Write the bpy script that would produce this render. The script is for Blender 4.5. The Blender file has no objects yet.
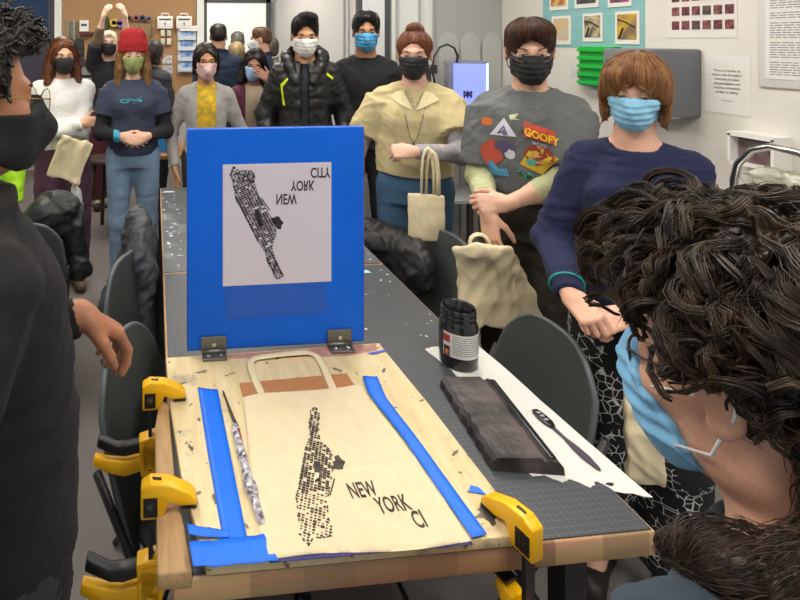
import bpy, math, random
import numpy as np
from mathutils import Vector, Matrix
random.seed(4)
SC = bpy.context.scene
COL = SC.collection
PI = math.pi

# ---------------------------------------------------------------- objects
def link(o, parent=None):
    COL.objects.link(o)
    if parent is not None:
        o.parent = parent
    return o

def tag(o, label=None, cat=None, group=None, kind=None):
    if label: o['label'] = label
    if cat: o['category'] = cat
    if group: o['group'] = group
    if kind: o['kind'] = kind
    return o

def empty(name, loc=(0, 0, 0), rz=0.0):
    o = bpy.data.objects.new(name, None)
    o.empty_display_size = .05
    o.location = loc
    o.rotation_euler = (0, 0, rz)
    COL.objects.link(o)
    return o

def raw_mesh(name, V, Fq, mats, smooth=True, fm=None):
    """V (n,3) array, Fq list of index arrays (each (m,k)) or list of tuples"""
    me = bpy.data.meshes.new(name)
    V = np.asarray(V, dtype=np.float32)
    if isinstance(Fq, np.ndarray):
        Fq = [Fq]
    if len(Fq) and not isinstance(Fq[0], np.ndarray):
        me.from_pydata([tuple(map(float, v)) for v in V], [], [tuple(int(i) for i in f) for f in Fq])
    else:
        tot = sum(len(a) for a in Fq)
        me.vertices.add(len(V))
        me.vertices.foreach_set('co', V.ravel())
        sizes = np.concatenate([np.full(len(a), a.shape[1], dtype=np.int32) for a in Fq])
        loops = np.concatenate([a.ravel() for a in Fq]).astype(np.int32)
        me.loops.add(len(loops))
        me.loops.foreach_set('vertex_index', loops)
        me.polygons.add(tot)
        st = np.zeros(tot, dtype=np.int32)
        st[1:] = np.cumsum(sizes)[:-1]
        me.polygons.foreach_set('loop_start', st)
        me.update(calc_edges=True)
    if not isinstance(mats, (list, tuple)):
        mats = [mats]
    for m in mats:
        if m: me.materials.append(m)
    if fm is not None:
        me.polygons.foreach_set('material_index', np.asarray(fm, dtype=np.int32))
    me.polygons.foreach_set('use_smooth', np.full(len(me.polygons), bool(smooth)))
    me.validate()
    me.update()
    return me

def mobj(name, V, Fq, mats, parent=None, smooth=True, fm=None):
    return link(bpy.data.objects.new(name, raw_mesh(name, V, Fq, mats, smooth, fm)), parent)

class MB:
    """collects simple shapes for ONE mesh"""
    def __init__(s): s.V = []; s.F = []; s.M = []; s.m = 0
    def add(s, V, F):
        b = len(s.V)
        s.V += [tuple(map(float, v)) for v in V]
        for f in F:
            s.F.append(tuple(int(i) + b for i in f)); s.M.append(s.m)
        return s
    def box(s, c, d, rz=0.0, M=None, ch=0.0):
        x, y, z = d[0] / 2, d[1] / 2, d[2] / 2
        if ch <= 0:
            P = [(-x, -y, -z), (x, -y, -z), (x, y, -z), (-x, y, -z), (-x, -y, z), (x, -y, z), (x, y, z), (-x, y, z)]
            F = [(0, 3, 2, 1), (4, 5, 6, 7), (0, 1, 5, 4), (1, 2, 6, 5), (2, 3, 7, 6), (3, 0, 4, 7)]
        else:
            ch = min(ch, x * .9, y * .9, z * .9)
            P = []
            for zz, q in ((-z, ch), (-z + ch, 0), (z - ch, 0), (z, ch)):
                a, b = x - q, y - q
                c2 = ch * .6
                P += [(-a + c2, -b, zz), (a - c2, -b, zz), (a, -b + c2, zz), (a, b - c2, zz), (a - c2, b, zz), (-a + c2, b, zz), (-a, b - c2, zz), (-a, -b + c2, zz)]
            F = [tuple(range(7, -1, -1)), tuple(range(24, 32))]
            for l in range(3):
                for i in range(8):
                    j = (i + 1) % 8
                    F.append((l * 8 + i, l * 8 + j, l * 8 + 8 + j, l * 8 + 8 + i))
        R = Matrix.Rotation(rz, 3, 'Z') if M is None else M
        s.add([R @ Vector(p) + Vector(c) for p in P], F)
        return s
    def prism(s, pts, z0, z1, M=None):
        n = len(pts)
        P = [Vector((p[0], p[1], z0)) for p in pts] + [Vector((p[0], p[1], z1)) for p in pts]
        if M is not None: P = [M @ p for p in P]
        F = [tuple(range(n - 1, -1, -1)), tuple(range(n, 2 * n))] + [(i, (i + 1) % n, n + (i + 1) % n, n + i) for i in range(n)]
        return s.add(P, F)
    def tube(s, pts, r, n=10, closed=False, caps=True, flat=None):
        pts = [Vector(p) for p in pts]
        N = len(pts)
        rs = r if isinstance(r, (list, tuple)) else [r] * N
        up = None; V = []; F = []
        for i, p in enumerate(pts):
            if closed: t = pts[(i + 1) % N] - pts[i - 1]
            else: t = pts[min(i + 1, N - 1)] - pts[max(i - 1, 0)]
            t.normalize()
            if up is None:
                up = Vector((0, 0, 1)) if abs(t.z) < .9 else Vector((1, 0, 0))
            a = (up - t * up.dot(t)).normalized(); up = a
            b = t.cross(a)
            for k in range(n):
                th = 2 * PI * k / n
                fa, fb = (1, 1) if flat is None else flat
                V.append(p + (a * math.cos(th) * fa + b * math.sin(th) * fb) * rs[i])
        for i in range(N if closed else N - 1):
            for k in range(n):
                j = (i + 1) % N
                F.append((i * n + k, i * n + (k + 1) % n, j * n + (k + 1) % n, j * n + k))
        if caps and not closed:
            F.append(tuple(range(n - 1, -1, -1))); F.append(tuple((N - 1) * n + k for k in range(n)))
        return s.add(V, F)
    def lathe(s, prof, c=(0, 0, 0), n=28, M=None):
        V = []; F = []
        for (r, z) in prof:
            for k in range(n):
                th = 2 * PI * k / n
                v = Vector((r * math.cos(th), r * math.sin(th), z))
                if M is not None: v = M @ v
                V.append(v + Vector(c))
        for i in range(len(prof) - 1):
            for k in range(n):
                F.append((i * n + k, i * n + (k + 1) % n, (i + 1) * n + (k + 1) % n, (i + 1) * n + k))
        if prof[0][0] > 1e-5: F.append(tuple(range(n - 1, -1, -1)))
        if prof[-1][0] > 1e-5: F.append(tuple((len(prof) - 1) * n + k for k in range(n)))
        return s.add(V, F)
    def build(s, name, mats, parent=None, smooth=False):
        o = mobj(name, np.array(s.V), s.F, mats, parent, smooth, s.M)
        if smooth == 'auto':
            pass
        return o

def autosmooth(o, ang=35):
    me = o.data
    me.polygons.foreach_set('use_smooth', np.full(len(me.polygons), True))
    import bmesh
    bm = bmesh.new(); bm.from_mesh(me)
    for e in bm.edges:
        if len(e.link_faces) == 2:
            e.smooth = e.calc_face_angle(0) < math.radians(ang)
    bm.to_mesh(me); bm.free()
    return o

def bevel(o, w=.003, seg=2, ang=35):
    import bmesh
    bm = bmesh.new(); bm.from_mesh(o.data)
    es = [e for e in bm.edges if len(e.link_faces) == 2 and e.calc_face_angle(0) > math.radians(ang)]
    bmesh.ops.bevel(bm, geom=es, offset=w, offset_type='OFFSET', segments=seg, profile=.5, affect='EDGES', clamp_overlap=True)
    bm.to_mesh(o.data); bm.free()
    return autosmooth(o, 50)

# ---------------------------------------------------------------- materials
def lin(c):
    if isinstance(c, str):
        c = [int(c[i:i + 2], 16) / 255 for i in (0, 2, 4)]
    return tuple((x / 12.92 if x <= .04045 else ((x + .055) / 1.055) ** 2.4) for x in c[:3]) + (1.0,)

MATS = {}
def mat(name, col, rough=.6, metal=0.0, noise=.0, nscale=20., bump=0.0, bscale=200., spec=.5, sss=0.0, trans=0.0, alpha=1.0,
        col2=None, emit=None, estr=0.0, wave=None, coat=0.0, sheen=0.0, stretch=None):
    if name in MATS: return MATS[name]
    m = bpy.data.materials.new(name); m.use_nodes = True
    nt = m.node_tree; N = nt.nodes; L = nt.links
    b = N['Principled BSDF']
    c1 = lin(col)
    b.inputs['Base Color'].default_value = c1
    b.inputs['Roughness'].default_value = rough
    b.inputs['Metallic'].default_value = metal
    b.inputs['Specular IOR Level'].default_value = spec
    b.inputs['Transmission Weight'].default_value = trans
    b.inputs['Alpha'].default_value = alpha
    b.inputs['Coat Weight'].default_value = coat
    b.inputs['Sheen Weight'].default_value = sheen
    if sss:
        b.inputs['Subsurface Weight'].default_value = sss
        b.inputs['Subsurface Radius'].default_value = (.012, .004, .002)
        b.inputs['Subsurface Scale'].default_value = 1.0
    if emit:
        b.inputs['Emission Color'].default_value = lin(emit)
        b.inputs['Emission Strength'].default_value = estr
    tc = N.new('ShaderNodeTexCoord')
    src = tc.outputs['Object']
    if stretch:
        mp = N.new('ShaderNodeMapping'); mp.inputs['Scale'].default_value = stretch
        L.new(src, mp.inputs['Vector']); src = mp.outputs['Vector']
    if noise or col2:
        n = N.new('ShaderNodeTexNoise'); n.inputs['Scale'].default_value = nscale
        n.inputs['Detail'].default_value = 5; L.new(src, n.inputs['Vector'])
        r = N.new('ShaderNodeValToRGB')
        c2 = lin(col2) if col2 else None
        if c2 is None:
            c2 = tuple(min(1, x * (1 + noise)) for x in c1[:3]) + (1,)
            c0 = tuple(x * (1 - noise) for x in c1[:3]) + (1,)
        else: c0 = c1
        r.color_ramp.elements[0].position = .35; r.color_ramp.elements[1].position = .65
        r.color_ramp.elements[0].color = c0; r.color_ramp.elements[1].color = c2
        L.new(n.outputs['Fac'], r.inputs['Fac']); L.new(r.outputs['Color'], b.inputs['Base Color'])
    if bump:
        if wave:
            w = N.new('ShaderNodeTexWave'); w.inputs['Scale'].default_value = bscale
            w.bands_direction = wave; w.inputs['Distortion'].default_value = .6
            w.inputs['Detail'].default_value = 1
            L.new(src, w.inputs['Vector']); o = w.outputs['Fac']
        else:
            w = N.new('ShaderNodeTexNoise'); w.inputs['Scale'].default_value = bscale
            w.inputs['Detail'].default_value = 3
            L.new(src, w.inputs['Vector']); o = w.outputs['Fac']
        bp = N.new('ShaderNodeBump'); bp.inputs['Strength'].default_value = min(1, bump)
        bp.inputs['Distance'].default_value = .002 * max(1, bump)
        L.new(o, bp.inputs['Height']); L.new(bp.outputs['Normal'], b.inputs['Normal'])
    MATS[name] = m
    return m

# ---------------------------------------------------------------- signed-distance sculpting
class Pr:
    __slots__ = ('f', 'lo', 'hi', 'op', 'k')
    def __init__(s, f, lo, hi, op='+', k=.02):
        s.f = f; s.lo = np.asarray(lo, float); s.hi = np.asarray(hi, float); s.op = op; s.k = k

def A3(v): return np.asarray(v, dtype=float)

def cap(a, b, ra, rb=None, k=.02, op='+', flat=False):
    a = A3(a); b = A3(b); rb = ra if rb is None else rb
    d = b - a; L2 = float(d @ d) + 1e-12; L = math.sqrt(L2)
    def f(x, y, z):
        px, py, pz = x - a[0], y - a[1], z - a[2]
        h0 = (px * d[0] + py * d[1] + pz * d[2]) / L2
        h = np.clip(h0, 0, 1)
        if flat:
            q = np.sqrt((px - d[0] * h0) ** 2 + (py - d[1] * h0) ** 2 + (pz - d[2] * h0) ** 2) - (ra + (rb - ra) * h)
            return np.maximum(q, np.maximum(-h0, h0 - 1) * L)
        return np.sqrt((px - d[0] * h) ** 2 + (py - d[1] * h) ** 2 + (pz - d[2] * h) ** 2) - (ra + (rb - ra) * h)
    r = max(ra, rb)
    return Pr(f, np.minimum(a, b) - r, np.maximum(a, b) + r, op, k)

def ell(c, r, rot=None, k=.02, op='+'):
    c = A3(c); r = A3(r)
    R = None if rot is None else np.array(Matrix.Rotation(rot[2], 3, 'Z') @ Matrix.Rotation(rot[1], 3, 'Y') @ Matrix.Rotation(rot[0], 3, 'X'))
    def f(x, y, z):
        px, py, pz = x - c[0], y - c[1], z - c[2]
        if R is not None:
            px, py, pz = (R[0, 0] * px + R[1, 0] * py + R[2, 0] * pz, R[0, 1] * px + R[1, 1] * py + R[2, 1] * pz, R[0, 2] * px + R[1, 2] * py + R[2, 2] * pz)
        k0 = np.sqrt((px / r[0]) ** 2 + (py / r[1]) ** 2 + (pz / r[2]) ** 2)
        k1 = np.sqrt((px / r[0] ** 2) ** 2 + (py / r[1] ** 2) ** 2 + (pz / r[2] ** 2) ** 2) + 1e-9
        return k0 * (k0 - 1) / k1
    m = r if R is None else np.full(3, r.max())
    return Pr(f, c - m, c + m, op, k)

def loft(tab, k=.02, op='+', z0=None, z1=None, sq=2.0, grow=0.0):
    """horizontal elliptical sections: rows (z, cx, cy, rx, ry)"""
    T = np.array(tab, float); T = T[np.argsort(T[:, 0])]
    # smooth resample
    zz = np.linspace(T[0, 0], T[-1, 0], 80)
    C = [np.interp(zz, T[:, 0], T[:, i]) for i in range(1, 5)]
    ker = np.ones(7) / 7
    C = [np.convolve(np.pad(c, 3, mode='edge'), ker, 'valid') for c in C]
    C[2] = C[2] + grow; C[3] = C[3] + grow
    za = T[0, 0] if z0 is None else z0; zb = T[-1, 0] if z1 is None else z1
    def f(x, y, z):
        cx = np.interp(z, zz, C[0]); cy = np.interp(z, zz, C[1]); rx = np.interp(z, zz, C[2]); ry = np.interp(z, zz, C[3])
        u = np.abs((x - cx) / rx); v = np.abs((y - cy) / ry)
        g = (u ** sq + v ** sq) ** (1 / sq)
        d = (g - 1) * np.minimum(rx, ry)
        return np.maximum(d, np.maximum(z - zb, za - z))
    m = max(C[2].max(), C[3].max())
    return Pr(f, [C[0].min() - m, C[1].min() - m, za], [C[0].max() + m, C[1].max() + m, zb], op, k)

def boxp(c, h, rot=None, r=.005, k=.01, op='+'):
    c = A3(c); h = A3(h) - r
    R = None if rot is None else np.array(Matrix.Rotation(rot[2], 3, 'Z') @ Matrix.Rotation(rot[1], 3, 'Y') @ Matrix.Rotation(rot[0], 3, 'X'))
    def f(x, y, z):
        px, py, pz = x - c[0], y - c[1], z - c[2]
        if R is not None:
            px, py, pz = (R[0, 0] * px + R[1, 0] * py + R[2, 0] * pz, R[0, 1] * px + R[1, 1] * py + R[2, 1] * pz, R[0, 2] * px + R[1, 2] * py + R[2, 2] * pz)
        qx, qy, qz = np.abs(px) - h[0], np.abs(py) - h[1], np.abs(pz) - h[2]
        return np.sqrt(np.maximum(qx, 0) ** 2 + np.maximum(qy, 0) ** 2 + np.maximum(qz, 0) ** 2) + np.minimum(np.maximum(qx, np.maximum(qy, qz)), 0) - r
    m = A3(h) + r if R is None else np.full(3, float(np.linalg.norm(A3(h) + r)))
    return Pr(f, c - m, c + m, op, k)

def func(f, lo, hi, op='+', k=.01): return Pr(f, lo, hi, op, k)

def xf(prims, M):
    """rigid+uniform-scale transform of primitives"""
    M = np.array(M, float)
    s = float(np.cbrt(np.linalg.det(M[:3, :3]))); I = np.linalg.inv(M)
    out = []
    for p in prims:
        def f(x, y, z, p=p):
            return s * p.f(I[0, 0] * x + I[0, 1] * y + I[0, 2] * z + I[0, 3], I[1, 0] * x + I[1, 1] * y + I[1, 2] * z + I[1, 3], I[2, 0] * x + I[2, 1] * y + I[2, 2] * z + I[2, 3])
        cs = np.array([[a, b, c, 1] for a in (p.lo[0], p.hi[0]) for b in (p.lo[1], p.hi[1]) for c in (p.lo[2], p.hi[2])]) @ M.T
        out.append(Pr(f, cs[:, :3].min(0), cs[:, :3].max(0), p.op, p.k * s))
    return out

def comb(D, d, op, k):
    if op == '+':
        if k <= 0: return np.minimum(D, d)
        h = np.maximum(k - np.abs(D - d), 0) / k
        return np.minimum(D, d) - h * h * k * .25
    if op == '-':
        d = -d
    if k <= 0: return np.maximum(D, d)
    h = np.maximum(k - np.abs(D - d), 0) / k
    return np.maximum(D, d) + h * h * k * .25

def ev(prims, P):
    D = np.full(len(P), 1.0)
    for p in prims:
        D = comb(D, p.f(P[:, 0], P[:, 1], P[:, 2]), p.op, p.k)
    return D

def axis(lo, hi, h, foc=()):
    """grid coordinates; foc: list of (lo,hi,fine step)"""
    out = [lo]; x = lo
    while x < hi:
        st = h
        for (a, b, s) in foc:
            if a - h <= x <= b: st = min(st, s)
        x += st; out.append(x)
    return np.array(out)

def field(prims, ax):
    xs, ys, zs = ax
    D = np.full((len(xs), len(ys), len(zs)), 1.0, dtype=np.float32)
    for p in prims:
        if p.op == '&':
            D = comb(D, p.f(xs[:, None, None], ys[None, :, None], zs[None, None, :]), '&', p.k).astype(np.float32)
            continue
        mg = p.k + .03
        sl = []
        for i, a in enumerate(ax):
            i0 = max(0, np.searchsorted(a, p.lo[i] - mg) - 1); i1 = min(len(a), np.searchsorted(a, p.hi[i] + mg) + 1)
            sl.append(slice(i0, i1))
        if any(s.stop - s.start < 1 for s in sl): continue
        sub = p.f(xs[sl[0], None, None], ys[None, sl[1], None], zs[None, None, sl[2]])
        sl = tuple(sl)
        D[sl] = comb(D[sl], sub, p.op, p.k)
    return D

def nets(D, ax):
    xs, ys, zs = ax
    I = D < 0
    c = np.zeros(tuple(n - 1 for n in D.shape), dtype=np.int8)
    nx, ny, nz = D.shape
    for a in (0, 1):
        for b in (0, 1):
            for e in (0, 1):
                c += I[a:nx - 1 + a, b:ny - 1 + b, e:nz - 1 + e]
    act = (c > 0) & (c < 8)
    ci, cj, ck = np.nonzero(act)
    idx = np.full(c.shape, -1, dtype=np.int32)
    idx[ci, cj, ck] = np.arange(len(ci))
    S = np.zeros((len(ci), 3)); Nn = np.zeros(len(ci))
    cor = [(a, b, e) for a in (0, 1) for b in (0, 1) for e in (0, 1)]
    for p in cor:
        for axn in range(3):
            if p[axn]: continue
            q = list(p); q[axn] = 1
            v0 = D[ci + p[0], cj + p[1], ck + p[2]]; v1 = D[ci + q[0], cj + q[1], ck + q[2]]
            cr = (v0 < 0) != (v1 < 0)
            t = np.where(cr, v0 / np.where(cr, v0 - v1, 1), 0)
            P0 = np.stack([xs[ci + p[0]], ys[cj + p[1]], zs[ck + p[2]]], 1)
            P1 = np.stack([xs[ci + q[0]], ys[cj + q[1]], zs[ck + q[2]]], 1)
            S += np.where(cr[:, None], P0 + (P1 - P0) * t[:, None], 0); Nn += cr
    V = S / Nn[:, None]
    Fs = []
    def quads(cr, sg, i, j, k, axn):
        o = {0: [(0, -1, -1), (0, 0, -1), (0, 0, 0), (0, -1, 0)], 1: [(-1, 0, -1), (-1, 0, 0), (0, 0, 0), (0, 0, -1)], 2: [(-1, -1, 0), (0, -1, 0), (0, 0, 0), (-1, 0, 0)]}[axn]
        q = np.stack([idx[i + a, j + b, k + e] for a, b, e in o], 1)
        q[~sg] = q[~sg][:, ::-1]
        Fs.append(q)
    a = I[:-1, 1:-1, 1:-1] != I[1:, 1:-1, 1:-1]; i, j, k = np.nonzero(a); quads(a, I[i, j + 1, k + 1], i, j + 1, k + 1, 0)
    a = I[1:-1, :-1, 1:-1] != I[1:-1, 1:, 1:-1]; i, j, k = np.nonzero(a); quads(a, I[i + 1, j, k + 1], i + 1, j, k + 1, 1)
    a = I[1:-1, 1:-1, :-1] != I[1:-1, 1:-1, 1:]; i, j, k = np.nonzero(a); quads(a, I[i + 1, j + 1, k], i + 1, j + 1, k, 2)
    Fq = np.concatenate(Fs)
    return V, Fq

def relax(V, Fq, n=1, w=.5):
    e = np.concatenate([Fq[:, [0, 1]], Fq[:, [1, 2]], Fq[:, [2, 3]], Fq[:, [3, 0]]])
    cnt = np.bincount(e.ravel(), minlength=len(V)).astype(float)
    for _ in range(n):
        S = np.zeros_like(V)
        for a in range(3):
            S[:, a] = np.bincount(e[:, 0], V[e[:, 1], a], len(V)) + np.bincount(e[:, 1], V[e[:, 0], a], len(V))
        V = V * (1 - w) + w * S / np.maximum(cnt, 1)[:, None]
    return V

def vnormals(V, Fq):
    n = np.cross(V[Fq[:, 2]] - V[Fq[:, 0]], V[Fq[:, 3]] - V[Fq[:, 1]])
    N = np.zeros_like(V)
    for c in range(4):
        for a in range(3):
            N[:, a] += np.bincount(Fq[:, c], n[:, a], len(V))
    return N / (np.linalg.norm(N, axis=1)[:, None] + 1e-12)

def sculpt(prims, h, foc=((), (), ()), pad=.02, smooth=1, disp=None, pw=.5):
    pos = [p for p in prims if p.op == '+']
    lo = np.min([p.lo for p in pos], 0) - pad; hi = np.max([p.hi for p in pos], 0) + pad
    ax = [axis(lo[i], hi[i], h, foc[i]) for i in range(3)]
    D = field(prims, ax)
    V, Fq = nets(D, ax)
    V = relax(V, Fq, smooth, pw)
    if disp is not None:
        V = V + vnormals(V, Fq) * disp(V)[:, None]
    return V, Fq

def wrinkle(amp, scale, seed=0, stretch=(1, 1, 1), ridge=.6):
    r = np.random.RandomState(seed)
    dirs = r.normal(size=(7, 3)) * np.array(stretch); ph = r.uniform(0, 6.28, 7)
    wd = r.normal(size=(3, 3)); wp = r.uniform(0, 6.28, 3)
    def f(V):
        Q = V / scale
        W = np.stack([np.sin(Q @ wd[i] * 1.3 + wp[i]) for i in range(3)], 1)
        Q = Q + W * .8
        s = 0
        for i in range(7):
            fr = 1 + i * .33
            a = np.sin(Q @ dirs[i] * fr + ph[i])
            s = s + ((1 - 2 * np.abs(a)) * ridge + a * (1 - ridge)) / fr
        return amp * s * .4
    return f

def tubes(paths, rad, n=4, taper=.35):
    """paths (S,K,3), rad (S,) -> V,F"""
    S, K, _ = paths.shape
    t = np.gradient(paths, axis=1); t /= np.linalg.norm(t, axis=2)[..., None] + 1e-9
    up = np.array([.31, .22, .93]); a = np.cross(t, up); a /= np.linalg.norm(a, axis=2)[..., None] + 1e-9
    b = np.cross(t, a)
    prof = 1 - (1 - taper) * np.linspace(0, 1, K) ** 2
    R = rad[:, None] * prof[None]
    th = np.arange(n) * 2 * PI / n
    V = paths[:, :, None, :] + R[:, :, None, None] * (a[:, :, None] * np.cos(th)[None, None, :, None] + b[:, :, None] * np.sin(th)[None, None, :, None])
    ids = np.arange(S * K * n).reshape(S, K, n)
    F = np.stack([ids[:, :-1], np.roll(ids, -1, 2)[:, :-1], np.roll(ids, -1, 2)[:, 1:], ids[:, 1:]], -1).reshape(-1, 4)
    return V.reshape(-1, 3), F

def strands(prims, roots, flow, steps, ds, seed=0, lift=(.0, .004), curl=0.0, curlw=0.0, rad=.0012, clump=0, n=3, gravity=0.0, stick=True, lenv=.5, phase=None, avoid=None, ret=False):
    r = np.random.RandomState(seed)
    P = roots.copy(); S = len(P); off = r.uniform(lift[0], lift[1], S)
    sc = 1 - lenv * r.uniform(0, 1, S)
    path = []; nrm = []; tan = []
    h = .002
    vel = None
    for s in range(steps):
        d0 = ev(prims, P)
        G = np.stack([ev(prims, P + np.array(e) * h) - d0 for e in ((1, 0, 0), (0, 1, 0), (0, 0, 1))], 1)
        G /= np.linalg.norm(G, axis=1)[:, None] + 1e-9
        if stick:
            P = P - G * np.clip(d0 - off, -.01, .01)[:, None]
        g = flow(P, s / steps)
        T = g - G * np.sum(g * G, 1)[:, None] * (1 if stick else .5)
        T /= np.linalg.norm(T, axis=1)[:, None] + 1e-9
        if vel is not None: T = T * .6 + vel * .4; T /= np.linalg.norm(T, axis=1)[:, None] + 1e-9
        vel = T
        path.append(P.copy()); nrm.append(G); tan.append(T)
        P = P + T * (ds * sc)[:, None]
    path = np.stack(path, 1); nrm = np.stack(nrm, 1); tan = np.stack(tan, 1)
    if curl:
        bi = np.cross(nrm, tan)
        s = np.arange(steps) * ds
        if phase is None: ph = r.uniform(0, 6.28, S)[:, None]; w = curlw * r.uniform(.7, 1.3, S)[:, None]
        else: ph = phase(roots)[:, None] + r.uniform(-.5, .5, S)[:, None]; w = curlw * r.uniform(.95, 1.05, S)[:, None]
        A = curl * r.uniform(.4, 1.2, S)[:, None] * np.minimum(1, np.arange(steps) / 3)[None]
        path = path + bi * (A * np.sin(w * s + ph))[..., None] + nrm * (A * .8 * np.cos(w * s + ph) + A * .5)[..., None]
    rr_ = rad * r.uniform(.6, 1.4, S)
    if avoid is not None:
        q = path.reshape(-1, 3); bad = np.zeros(len(q), bool)
        for p in avoid: bad |= p.f(q[:, 0], q[:, 1], q[:, 2]) < 0
        ok = ~bad.reshape(S, -1).any(1); path = path[ok]; rr_ = rr_[ok]
    if ret: return path
    return tubes(path, rr_, n)

def clumps(paths, kids, R, rad, seed=0, n=3, fray=.25, tipr=.35):
    """thin strands gathered into tapering locks around guide paths"""
    r = np.random.RandomState(seed)
    S, K, _ = paths.shape
    t = np.gradient(paths, axis=1); t /= np.linalg.norm(t, axis=2)[..., None] + 1e-9
    a = np.cross(t, np.array([.31, .22, .93])); a /= np.linalg.norm(a, axis=2)[..., None] + 1e-9
    b = np.cross(t, a)
    s = np.linspace(0, 1, K); prof = (.45 + .55 * np.sin(PI * np.clip(s * 1.1, 0, 1))) * (1 - (1 - tipr) * s)
    out = []
    for k in range(kids):
        ph = r.uniform(0, 6.28, S)[:, None]; rho = np.sqrt(r.uniform(0, 1, S))[:, None] * R * r.uniform(.7, 1.2, S)[:, None]
        tw = ph + r.uniform(-1, 1, S)[:, None] * s[None] * 1.5
        wob = 1 + fray * np.sin(s[None] * r.uniform(4, 9, S)[:, None] + ph)
        q = rho * prof[None] * wob
        out.append(paths + a * (q * np.cos(tw))[..., None] + b * (q * np.sin(tw))[..., None])
    P = np.concatenate(out)
    return tubes(P, rad * r.uniform(.6, 1.4, len(P)), n, taper=.5)
# ---------------------------------------------------------------- people
def smooth01(t):
    t = np.clip(t, 0, 1); return t * t * (3 - 2 * t)

def head_prims(fem=0.5, nose=1.0, jaw=1.0):
    j = (.062 - .004 * fem) * jaw
    P = [ell((0, .012, .03), (.075, .094, .087), k=.02),
         ell((0, -.02, -.03), (j, .070, .084), k=.03),
         ell((0, -.066, -.098), (.024, .020, .018), k=.03)]
    for s in (-1, 1):
        P += [ell((s * .045 * jaw, .0, -.072), (.017, .03, .02), k=.03),
              ell((s * .041, -.062, -.022), (.022, .02, .018), k=.025),
              cap((0, -.085, .020), (s * .038, -.074, .022), .011, .009, k=.018),
              ell((s * .031, -.099, .000), (.017, .016, .013), k=.012, op='-')]
    for s in (-1, 1):
        P += [ell((s * .031, -.0765, .000), (.0145, .0125, .0125), k=.006)]
    P += [cap((0, -.088, .008), (0, -.108 * nose, -.030), .0075, .0115, k=.016),
          ell((.011, -.100, -.034), (.008, .009, .007), k=.008), ell((-.011, -.100, -.034), (.008, .009, .007), k=.008),
          cap((-.016, -.088, -.058), (.016, -.088, -.058), .0055, k=.008), cap((-.014, -.087, -.067), (.014, -.087, -.067), .006, k=.008),
          cap((-.02, -.097, -.0625), (.02, -.097, -.0625), .0025, k=.004, op='-')]
    for s in (-1, 1):
        P += [ell((s * .079, .014, -.004), (.008, .018, .031), rot=(.2, 0, s * .35), k=.008),
              ell((s * .080, .012, -.027), (.006, .010, .011), k=.006),
              ell((s * .090, .010, .004), (.006, .010, .017), rot=(.2, 0, s * .35), k=.004, op='-'), ell((s * .087, .004, -.014), (.005, .006, .008), k=.004, op='-')]
    return P

def face_core(fem=.5, jaw=1.0):
    return head_prims(fem, 1.0, jaw)[:12]

def hand_prims(side, f, n, w, curl=(.3, .35, .4, .45), thumb=(.5, .3), sc=1.0, spread=.06, fat=1.0):
    """side -1: right hand, +1: left hand; f finger direction, n back-of-hand normal, w wrist"""
    f = Vector(f).normalized(); n = Vector(n); n = (n - f * n.dot(f)).normalized()
    t = n.cross(f) * (1 if side < 0 else -1)
    w = Vector(w)
    P = []
    L = [(.045, .026, .021), (.050, .030, .022), (.047, .028, .022), (.037, .022, .019)]
    for i in range(4):
        o = (.0285 - .019 * i) * sc
        base = w + f * .012 * sc + t * o * .75
        kn = w + f * (.092 - (.0, -.003, .001, .008)[i]) * sc + t * o - n * (.0 + .002 * abs(i - 1)) * sc
        P.append(cap(base, kn, .0135 * sc * fat, .0105 * sc * fat, k=.012))
        d = (f + t * spread * (1.2 - i)).normalized(); p = kn; a = 0
        ax = t
        for j, l in enumerate(L[i]):
            a += curl[i] * (1.0, 1.15, .8)[j] * 1.0
            dd = d * math.cos(a) - n * math.sin(a)
            q = p + dd * l * sc
            r0 = (.0095, .0086, .0078)[j] * sc * fat * (.88 if i == 3 else 1); r1 = (.0086, .0078, .0066)[j] * sc * fat * (.88 if i == 3 else 1)
            P.append(cap(p, q, r0, r1, k=.003))
            p = q
    # thumb leaves the side of the palm near its base
    b = w + f * .022 * sc + t * .022 * sc - n * .006 * sc
    a0, c = thumb
    d = (f * math.cos(.75) + t * math.sin(.75) - n * a0).normalized()
    m = b + d * .042 * sc
    P.append(cap(b, m, .0155 * sc * fat, .0115 * sc * fat, k=.012))
    d2 = (d + f * .5 * c - t * c * .7 - n * c * .3).normalized(); q = m + d2 * .033 * sc
    P.append(cap(m, q, .0108 * sc * fat, .0095 * sc * fat, k=.004))
    d3 = (d2 + f * .3 * c - t * c * .5 - n * .2 * c).normalized(); e = q + d3 * .026 * sc
    P.append(cap(q, e, .0095 * sc * fat, .0075 * sc * fat, k=.004))
    P.append(cap(w - f * .012 * sc, w + f * .02 * sc, .021 * sc * fat, .019 * sc * fat, k=.014))
    return P

def ik(S, W, l1, l2, pole):
    S = Vector(S); W = Vector(W); d = W - S; L = d.length
    if L > (l1 + l2) * .999:
        W = S + d * ((l1 + l2) * .999 / L); d = W - S; L = d.length
    a = (l1 * l1 - l2 * l2 + L * L) / (2 * L)
    hgt = math.sqrt(max(0, l1 * l1 - a * a))
    u = d / L; p = Vector(pole); p = (p - u * p.dot(u)).normalized()
    return S + u * a + p * hgt, W

TORSO = [(.84, 0, 0, .145, .100), (.93, 0, .004, .162, .112), (1.02, 0, 0, .146, .102), (1.10, 0, 0, .132, .097), (1.20, 0, 0, .142, .102), (1.28, 0, .002, .153, .104), (1.345, 0, .006, .138, .088), (1.39, 0, .01, .095, .068), (1.43, 0, .01, .064, .058), (1.46, 0, .01, .056, .056)]

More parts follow.
